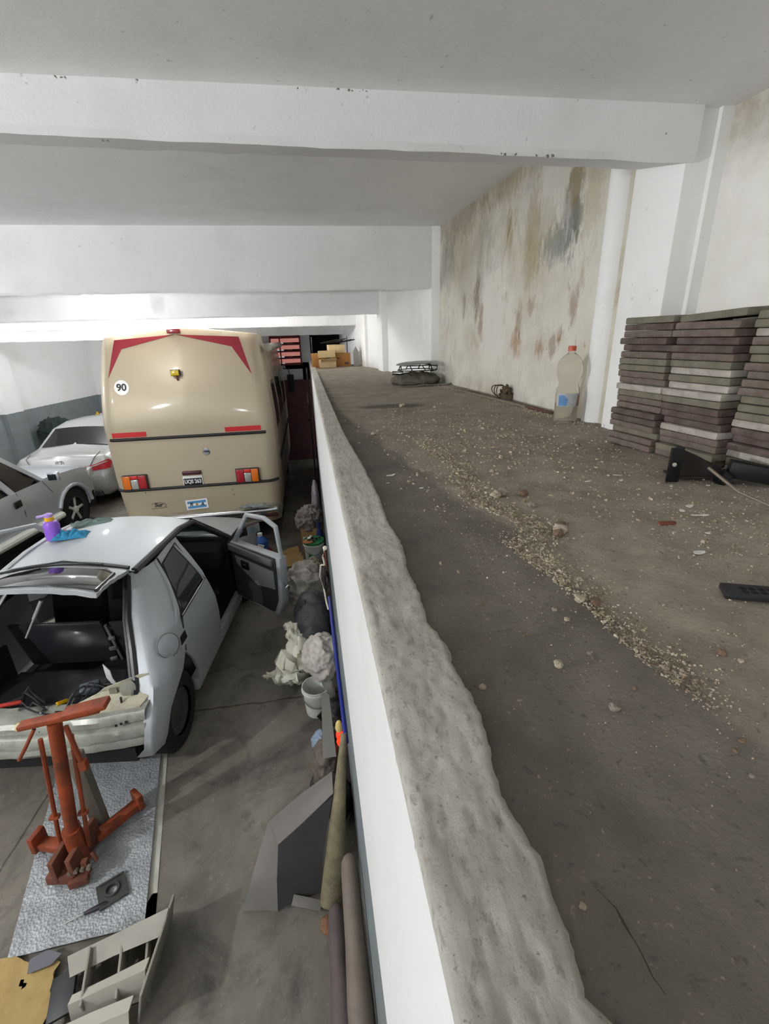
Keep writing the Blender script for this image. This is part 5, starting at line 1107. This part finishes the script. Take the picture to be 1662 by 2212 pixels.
bm = new(); tube(bm, [(.10, -.13, .16), (.19, -.10, .15), (.19, -.08, .115), (.12, -.12, .105)], .006, 6); obj('handle', bm, M('black_wire'), tr)
bm = new(); tube(bm, [(-.14, -.10, .105), (-.24, -.08, .11), (-.235, -.06, .085), (-.1, -.06, .08)], .006, 6); obj('handle', bm, M('black_wire'), tr)
heap('sack', 'flattened grey beige sack under the wire stand', 'sack', (1.04, 4.56, 2.523), .22, .17, .045, M('grey_beige_sack', '#6f695c', .9, var=.4, vs=9), .03, 9, 17)
bm = new(); sheet(bm, [(-.18, 0), (.30, .04), (.33, .10), (-.12, .08)], lambda u, v: (1.0+u, 4.24+v, 2.496+.012*fbm((u, v, 0), 6)+.01*abs(u)), .03, .004); tag(obj('metal_sheet', bm, M('bent_grey_sheet', '#8a8982', .45, .4, var=.3)), 'bent grey sheet scrap in front of the grey sack', 'scrap')
heap('cobweb_debris', 'dark dusty debris in the corner beside the wire stand', 'debris', (1.20, 4.60, 2.515), .05, .06, .04, M('dark_dust', '#4b463e', .95, var=.4, vs=30), .025, 20, 18)
# cartons at the far end of the loft
C1 = M('tan_carton', '#a9763f', .8, var=.15, vs=3); C2 = M('pale_carton', '#c8b184', .8, var=.15, vs=3)
def carton(name, label, c, s, m, rz=0, flap=None, marks=()):
    t = thing(name, label, 'box', c, rz)
    bm = new(); box(bm, (0, 0, s[2]/2), s, (0, 0, 0), .004); obj('carton', bm, m, t)
    bm = new(); box(bm, (0, 0, s[2]+.0015), (.05, s[1], .003)); obj('tape', bm, M('brown_tape', '#8a6a3e', .4), t)
    if flap:
        bm = new(); box(bm, (0, -s[1]/2-.04, s[2]*flap), (s[0]*.95, .10, .005), (R(-30), 0, 0)); obj('flap', bm, m, t)
    for u, v, w, h in marks:
        bm = new(); box(bm, (u, -s[1]/2-.001, v), (w, .002, h)); obj('printed_mark', bm, M('brown_print'), t)
carton('cardboard_box', 'low tan carton at the left end of the loft, nearest the edge', (.20, 8.0, 2.489), (.20, .30, .21), C1, R(3))
carton('cardboard_box', 'wide tan carton with dark print at the right of the loft end', (.56, 8.05, 2.489), (.33, .30, .20), C1, R(-2), None, ((.10, .05, .07, .035), (-.03, .13, .05, .02)))
carton('cardboard_box', 'pale carton with an open flap in front of the tan cartons', (.335, 7.78, 2.489), (.25, .22, .12), C2, R(6), .95)
carton('cardboard_box', 'pale carton lying on the open flapped carton', (.335, 7.79, 2.640), (.27, .22, .10), C2, R(-3))
carton('cardboard_box', 'pale flat carton on top of the wide tan carton', (.50, 8.03, 2.695), (.26, .26, .13), C2, R(4))
sc = thing('scrap_bundle', 'dark bundle of rods and tools on top of the cartons', 'scrap', (.47, 8.02, 2.840))
bm = new(); random.seed(3)
for k in range(7): 
    a = random.uniform(-.2, .2); tube(bm, [(-.22+.05*k, -.08+.03*k, .012), (.05+.05*k, .02*k-.05, .03+.05*random.random())], .010, 6)
obj('rods', bm, M('dark_steel'), sc)
bm = new(); blob(bm, [(-.05, 0, .03), (.06, 0, .035), (.16, 0, .03)], [.02, .035, .02], 16, 20, .015, 20, 5, 0.0); obj('tool_lump', bm, M('dark_lump', '#38322e', .7), sc)
for x, lbl in ((.115, 'thin dark rod standing upright behind the left tan carton'), (.70, 'thin dark rod standing upright behind the wide tan carton')):
    bm = new(); tube(bm, [(x, 8.24, 2.488), (x+.005, 8.25, 2.95)], .008, 8); tag(obj('iron_rod', bm, M('dark_steel')), lbl, 'rod')
bm = new(); prism(bm, [(0, 0), (.09, 0), (.09, .22), (.045, .30), (0, .22)], -.006, .006, lambda u, v, w: (.775+u, 7.93+w+v*.2, 2.489+v)); tag(obj('board', bm, M('grey_panel', '#8f8d86', .7)), 'small grey panel leaning on the wall right of the cartons', 'panel')
tk = thing('leaning_board', 'dark board standing on the floor against the loft wall far behind the boxes', 'board', (.0, 9.0, 0))
bm = new(); box(bm, (0, 0, 1.2), (.03, 1.3, 2.4), (0, 0, 0), .004); obj('board', bm, M('dark_board', '#3a2f2b', .8, var=.3), tk)
bm = new(); box(bm, (-.02, 0, 1.9), (.02, 1.3, .06)); obj('batten', bm, M('pale_batten', '#8a6a4a', .7), tk)

# ------------------------------------------------------------------ stones, flakes and grit
STN = [M('pale_stone', '#b5a894', .9, var=.3, vs=60, bump=.4, bs=200), M('grey_stone', '#968d80', .9, var=.3, vs=60, bump=.4, bs=200), M('brown_stone', '#7d6754', .9, var=.3, vs=60, bump=.4, bs=200)]
PAPER = M('paint_flake', '#eeebe4', .7, var=.15)
def stone(x, y, r, m, label, seed, zs=.7):
    bm = new(); bmesh.ops.create_icosphere(bm, subdivisions=3, radius=r)
    for v in bm.verts:
        d = v.co.normalized(); v.co *= 1+.45*noise.noise(d*1.6+Vector((seed*3.7, 0, seed)))+.15*noise.noise(d*4+Vector((seed, seed*2, 0)))
        v.co.z *= zs
    zm = min(v.co.z for v in bm.verts)
    o = obj('stone', bm, m, None, ang=25); o.location = (x, y, fz(x, y)-zm-.0012); o.rotation_euler = (0, 0, seed*1.3); tag(o, label, 'stone', 'loose stones on the loft floor')
SL = [(.545, .905, .0150, 0, 'largest pale stone on top of the gravel line'), (.562, .935, .0120, 2, 'brown stone touching the largest stone of the gravel line'), (.531, .888, .0105, 2, 'reddish stone in front of the largest stone of the gravel line'),
 (.31, .481, .0062, 0, 'angular pale stone in the swept area left of the gravel tail'), (.431, .632, .0085, 0, 'round pale stone at the bend of the gravel line'), (.455, .622, .0080, 2, 'flat brown stone right of the round stone at the gravel bend'), (.192, .459, .0044, 0, 'pale pebble right beside the rough kerb edge'), (.183, .209, .0026, 0, 'tiny pale pebble in the dark foreground near the kerb'),
 (.448, .327, .0036, 2, 'ochre pebble in the right foreground, upper of two'), (.429, .317, .0031, 2, 'dark brown pebble in the right foreground, lower of two'), (.419, .287, .0026, 1, 'small grey pebble low in the right foreground'), (.335, .394, .0060, 1, 'buried grey lump in the middle foreground'),
 (.549, .462, .0060, 2, 'brown chipped stone right of the gravel tail'), (.561, .443, .0036, 0, 'pale pebble just below the brown chipped stone'), (.375, .613, .0042, 1, 'small pebble left of the gravel bend, upper'), (.381, .584, .0040, 0, 'small pebble left of the gravel bend, lower'),
 (.593, 3.0, .018, 0, 'pale stone on the dark damp patch'), (.289, 2.167, .012, 0, 'pale stone near the kerb in the far part of the floor'), (.524, 1.191, .016, 1, 'grey stone in the far cluster of the gravel line'), (.500, 1.180, .014, 0, 'pale stone left in the far cluster of the gravel line'), (.580, 1.177, .013, 2, 'brown stone right in the far cluster of the gravel line'), (.563, 1.082, .011, 1, 'grey stone between the far cluster and the largest stone'),
 (.366, .497, .0030, 1, 'dark pebble just above the angular pale stone'), (.383, .421, .0030, 2, 'dark pebble at the foot of the gravel tail'), (.267, .655, .0030, 2, 'tiny brown pebble in the swept area, far left'), (.296, .555, .0030, 2, 'tiny brown pebble in the swept area, mid left')]
for i, (x, y, r, k, l) in enumerate(SL): stone(x, y, r, STN[k], l, i+1)
def flake(x, y, l, w, rz, label, m=PAPER, seed=1):
    bm = new(); pts = [(-.5, -.3), (-.2, -.5), (.3, -.35), (.5, 0), (.25, .45), (-.3, .4)]
    sheet(bm, [(u*l*(1+.2*math.sin(seed*i)), v*w) for i, (u, v) in enumerate(pts)], lambda u, v: (u, v, .002+.004*abs(u/l)**2+.002*noise.noise(Vector((u*90, v*90, seed)))), .01, .0012)
    o = obj('paint_flake', bm, m); o.location = (x, y, fz(x, y)+.0008); o.rotation_euler = (0, 0, rz); tag(o, label, 'flake', 'flakes and scraps on the loft floor')
for i, f in enumerate([(.765, .748, .030, .016, .1, 'white flake lying alone above the vent grille'), (.925, .925, .045, .008, -.3, 'long white paper sliver in front of the black bracket'), (.950, .987, .024, .014, .3, 'white flake just behind the long paper sliver'), (.905, .960, .020, .013, .9, 'pale flake left behind the long paper sliver'), (.827, 1.252, .026, .010, .2, 'white flake far left of the black bracket'), (.949, 1.282, .030, .008, -.5, 'narrow white flake left of the black bracket, upper'), (.925, 1.232, .020, .010, .6, 'small white flake left of the black bracket, lower'), (.858, .827, .014, .010, .2, 'small pale flake above the vent grille'), (.245, 1.458, .032, .014, .2, 'white flake next to the kerb in the swept area'), (.223, 1.384, .014, .008, .4, 'small white flake below the one next to the kerb'), (.312, 1.303, .014, .006, .1, 'tiny white flake right in the swept area'), (.807, 1.354, .012, .008, .4, 'tiny pale flake in the dusty middle of the floor')]):
    flake(*f, seed=i+1)
bm = new(); box(bm, (.807, .892, fz(.807, .892)+.005), (.040, .010, .006), (0, 0, R(-8)), .001); tag(obj('wood_splinter', bm, M('red_brown_wood')), 'short reddish wood splinter behind the lone white flake', 'splinter')
# grit: chips along the gravel line, and sparse crumbs everywhere
def chip(bm, x, y, r, rnd, thin=.5):
    z = fz(x, y); a = rnd.uniform(0, 6.28); n = 4+rnd.randrange(2); h = r*rnd.uniform(.35, .9)*thin*2; e = rnd.uniform(.35, 1.0); t = rnd.uniform(-.35, .35)
    bo_, tp = [], []
    for k in range(n):
        b = 2*PI*k/n+rnd.uniform(-.3, .3); u, v = math.cos(b)*r, math.sin(b)*r*e
        p = Vector((x+u*math.cos(a)-v*math.sin(a), y+u*math.sin(a)+v*math.cos(a), 0)); s = rnd.uniform(.6, .9)
        bo_.append(bm.verts.new((p.x, p.y, z-.0005))); q = Vector((x, y, 0)).lerp(p, s); tp.append(bm.verts.new((q.x, q.y, z+h+t*u)))
    bm.faces.new(tp)
    for k in range(n): bm.faces.new((bo_[k], bo_[(k+1) % n], tp[(k+1) % n], tp[k]))
GRM_ = NT('mixed_grit'); oi = GRM_.n('TexVoronoi', {'Vector': GRM_.co(), 'Scale': 120}).outputs['Color']
gv = GRM_.n('SeparateColor', {0: oi}).outputs[0]
GRM_.set(GRM_.b.inputs['Base Color'], GRM_.ramp(gv, [(0, H('#6f6152')), (.35, H('#948672')), (.7, H('#b3a48c')), (1, H('#c9bfae'))])); GRM_.b.inputs['Roughness'].default_value = .9
rnd = random.Random(21)
def scatter(name, label, n, fn, rr, group=None):
    bm = new()
    for _ in range(n):
        x, y = fn(); 
        if x < .18 or x > 1.42-.05*max(0, y-2): continue
        chip(bm, x, y, rr(y), rnd)
    tag(obj(name, bm, GRM_.m, None, smooth=False, recalc=False), label, 'gravel', group, 'stuff')
PATH = [(.44, 1.95), (.47, 1.45), (.40, 1.20), (.46, 1.02), (.50, .93), (.395, .86), (.42, .76), (.435, .63), (.425, .52), (.435, .45), (.45, .41)]
def along():
    t = rnd.random()*(len(PATH)-1); i = int(t); f = t-i; a, b = PATH[i], PATH[i+1]
    s = .012+.022*abs(rnd.gauss(0, 1)); w = (.5 if f else 1)
    x, y = a[0]+(b[0]-a[0])*f, a[1]+(b[1]-a[1])*f
    return x+abs(rnd.gauss(0, .035))*(.6+y*.4), y+rnd.gauss(0, .012+.025*y)
scatter('gravel', 'line of swept gravel and chips curving across the loft floor', 4200, along, lambda y: rnd.uniform(.0010, .0026)*(.55+.9*y)*(1.6 if rnd.random() < .05 else 1))
def broad():
    y = .25+abs(rnd.gauss(0, 1.0)); return rnd.uniform(.30, 1.4), y
scatter('grit', 'fine grit scattered over the dusty part of the loft floor', 3600, broad, lambda y: rnd.uniform(.0006, .0017)*(.6+1.0*min(y, 3)))
def farc():
    return rnd.gauss(.75, .28), rnd.gauss(1.9, .45)
scatter('debris', 'brown plaster crumbs in the middle of the loft floor before the bottle', 900, farc, lambda y: rnd.uniform(.002, .0075)*(1.7 if rnd.random() < .06 else 1))
def wallc():
    y = rnd.uniform(1.9, 4.4); return 1.36-.058*(y-2)-abs(rnd.gauss(0, .05)), y
scatter('wall_crumbs', 'fallen plaster crumbs along the foot of the damp wall', 700, wallc, lambda y: rnd.uniform(.002, .007))
def swept():
    return rnd.uniform(.18, .42), rnd.uniform(.18, 1.5)
scatter('dust_specks', 'sparse specks on the swept strip beside the kerb', 260, swept, lambda y: rnd.uniform(.0005, .0013)*(.6+y))
def rightp():
    return .95+rnd.gauss(0, .13), .80+rnd.gauss(0, .16)
scatter('plaster_chips', 'pale plaster chips between the bracket and the vent grille', 500, rightp, lambda y: rnd.uniform(.0012, .0035))
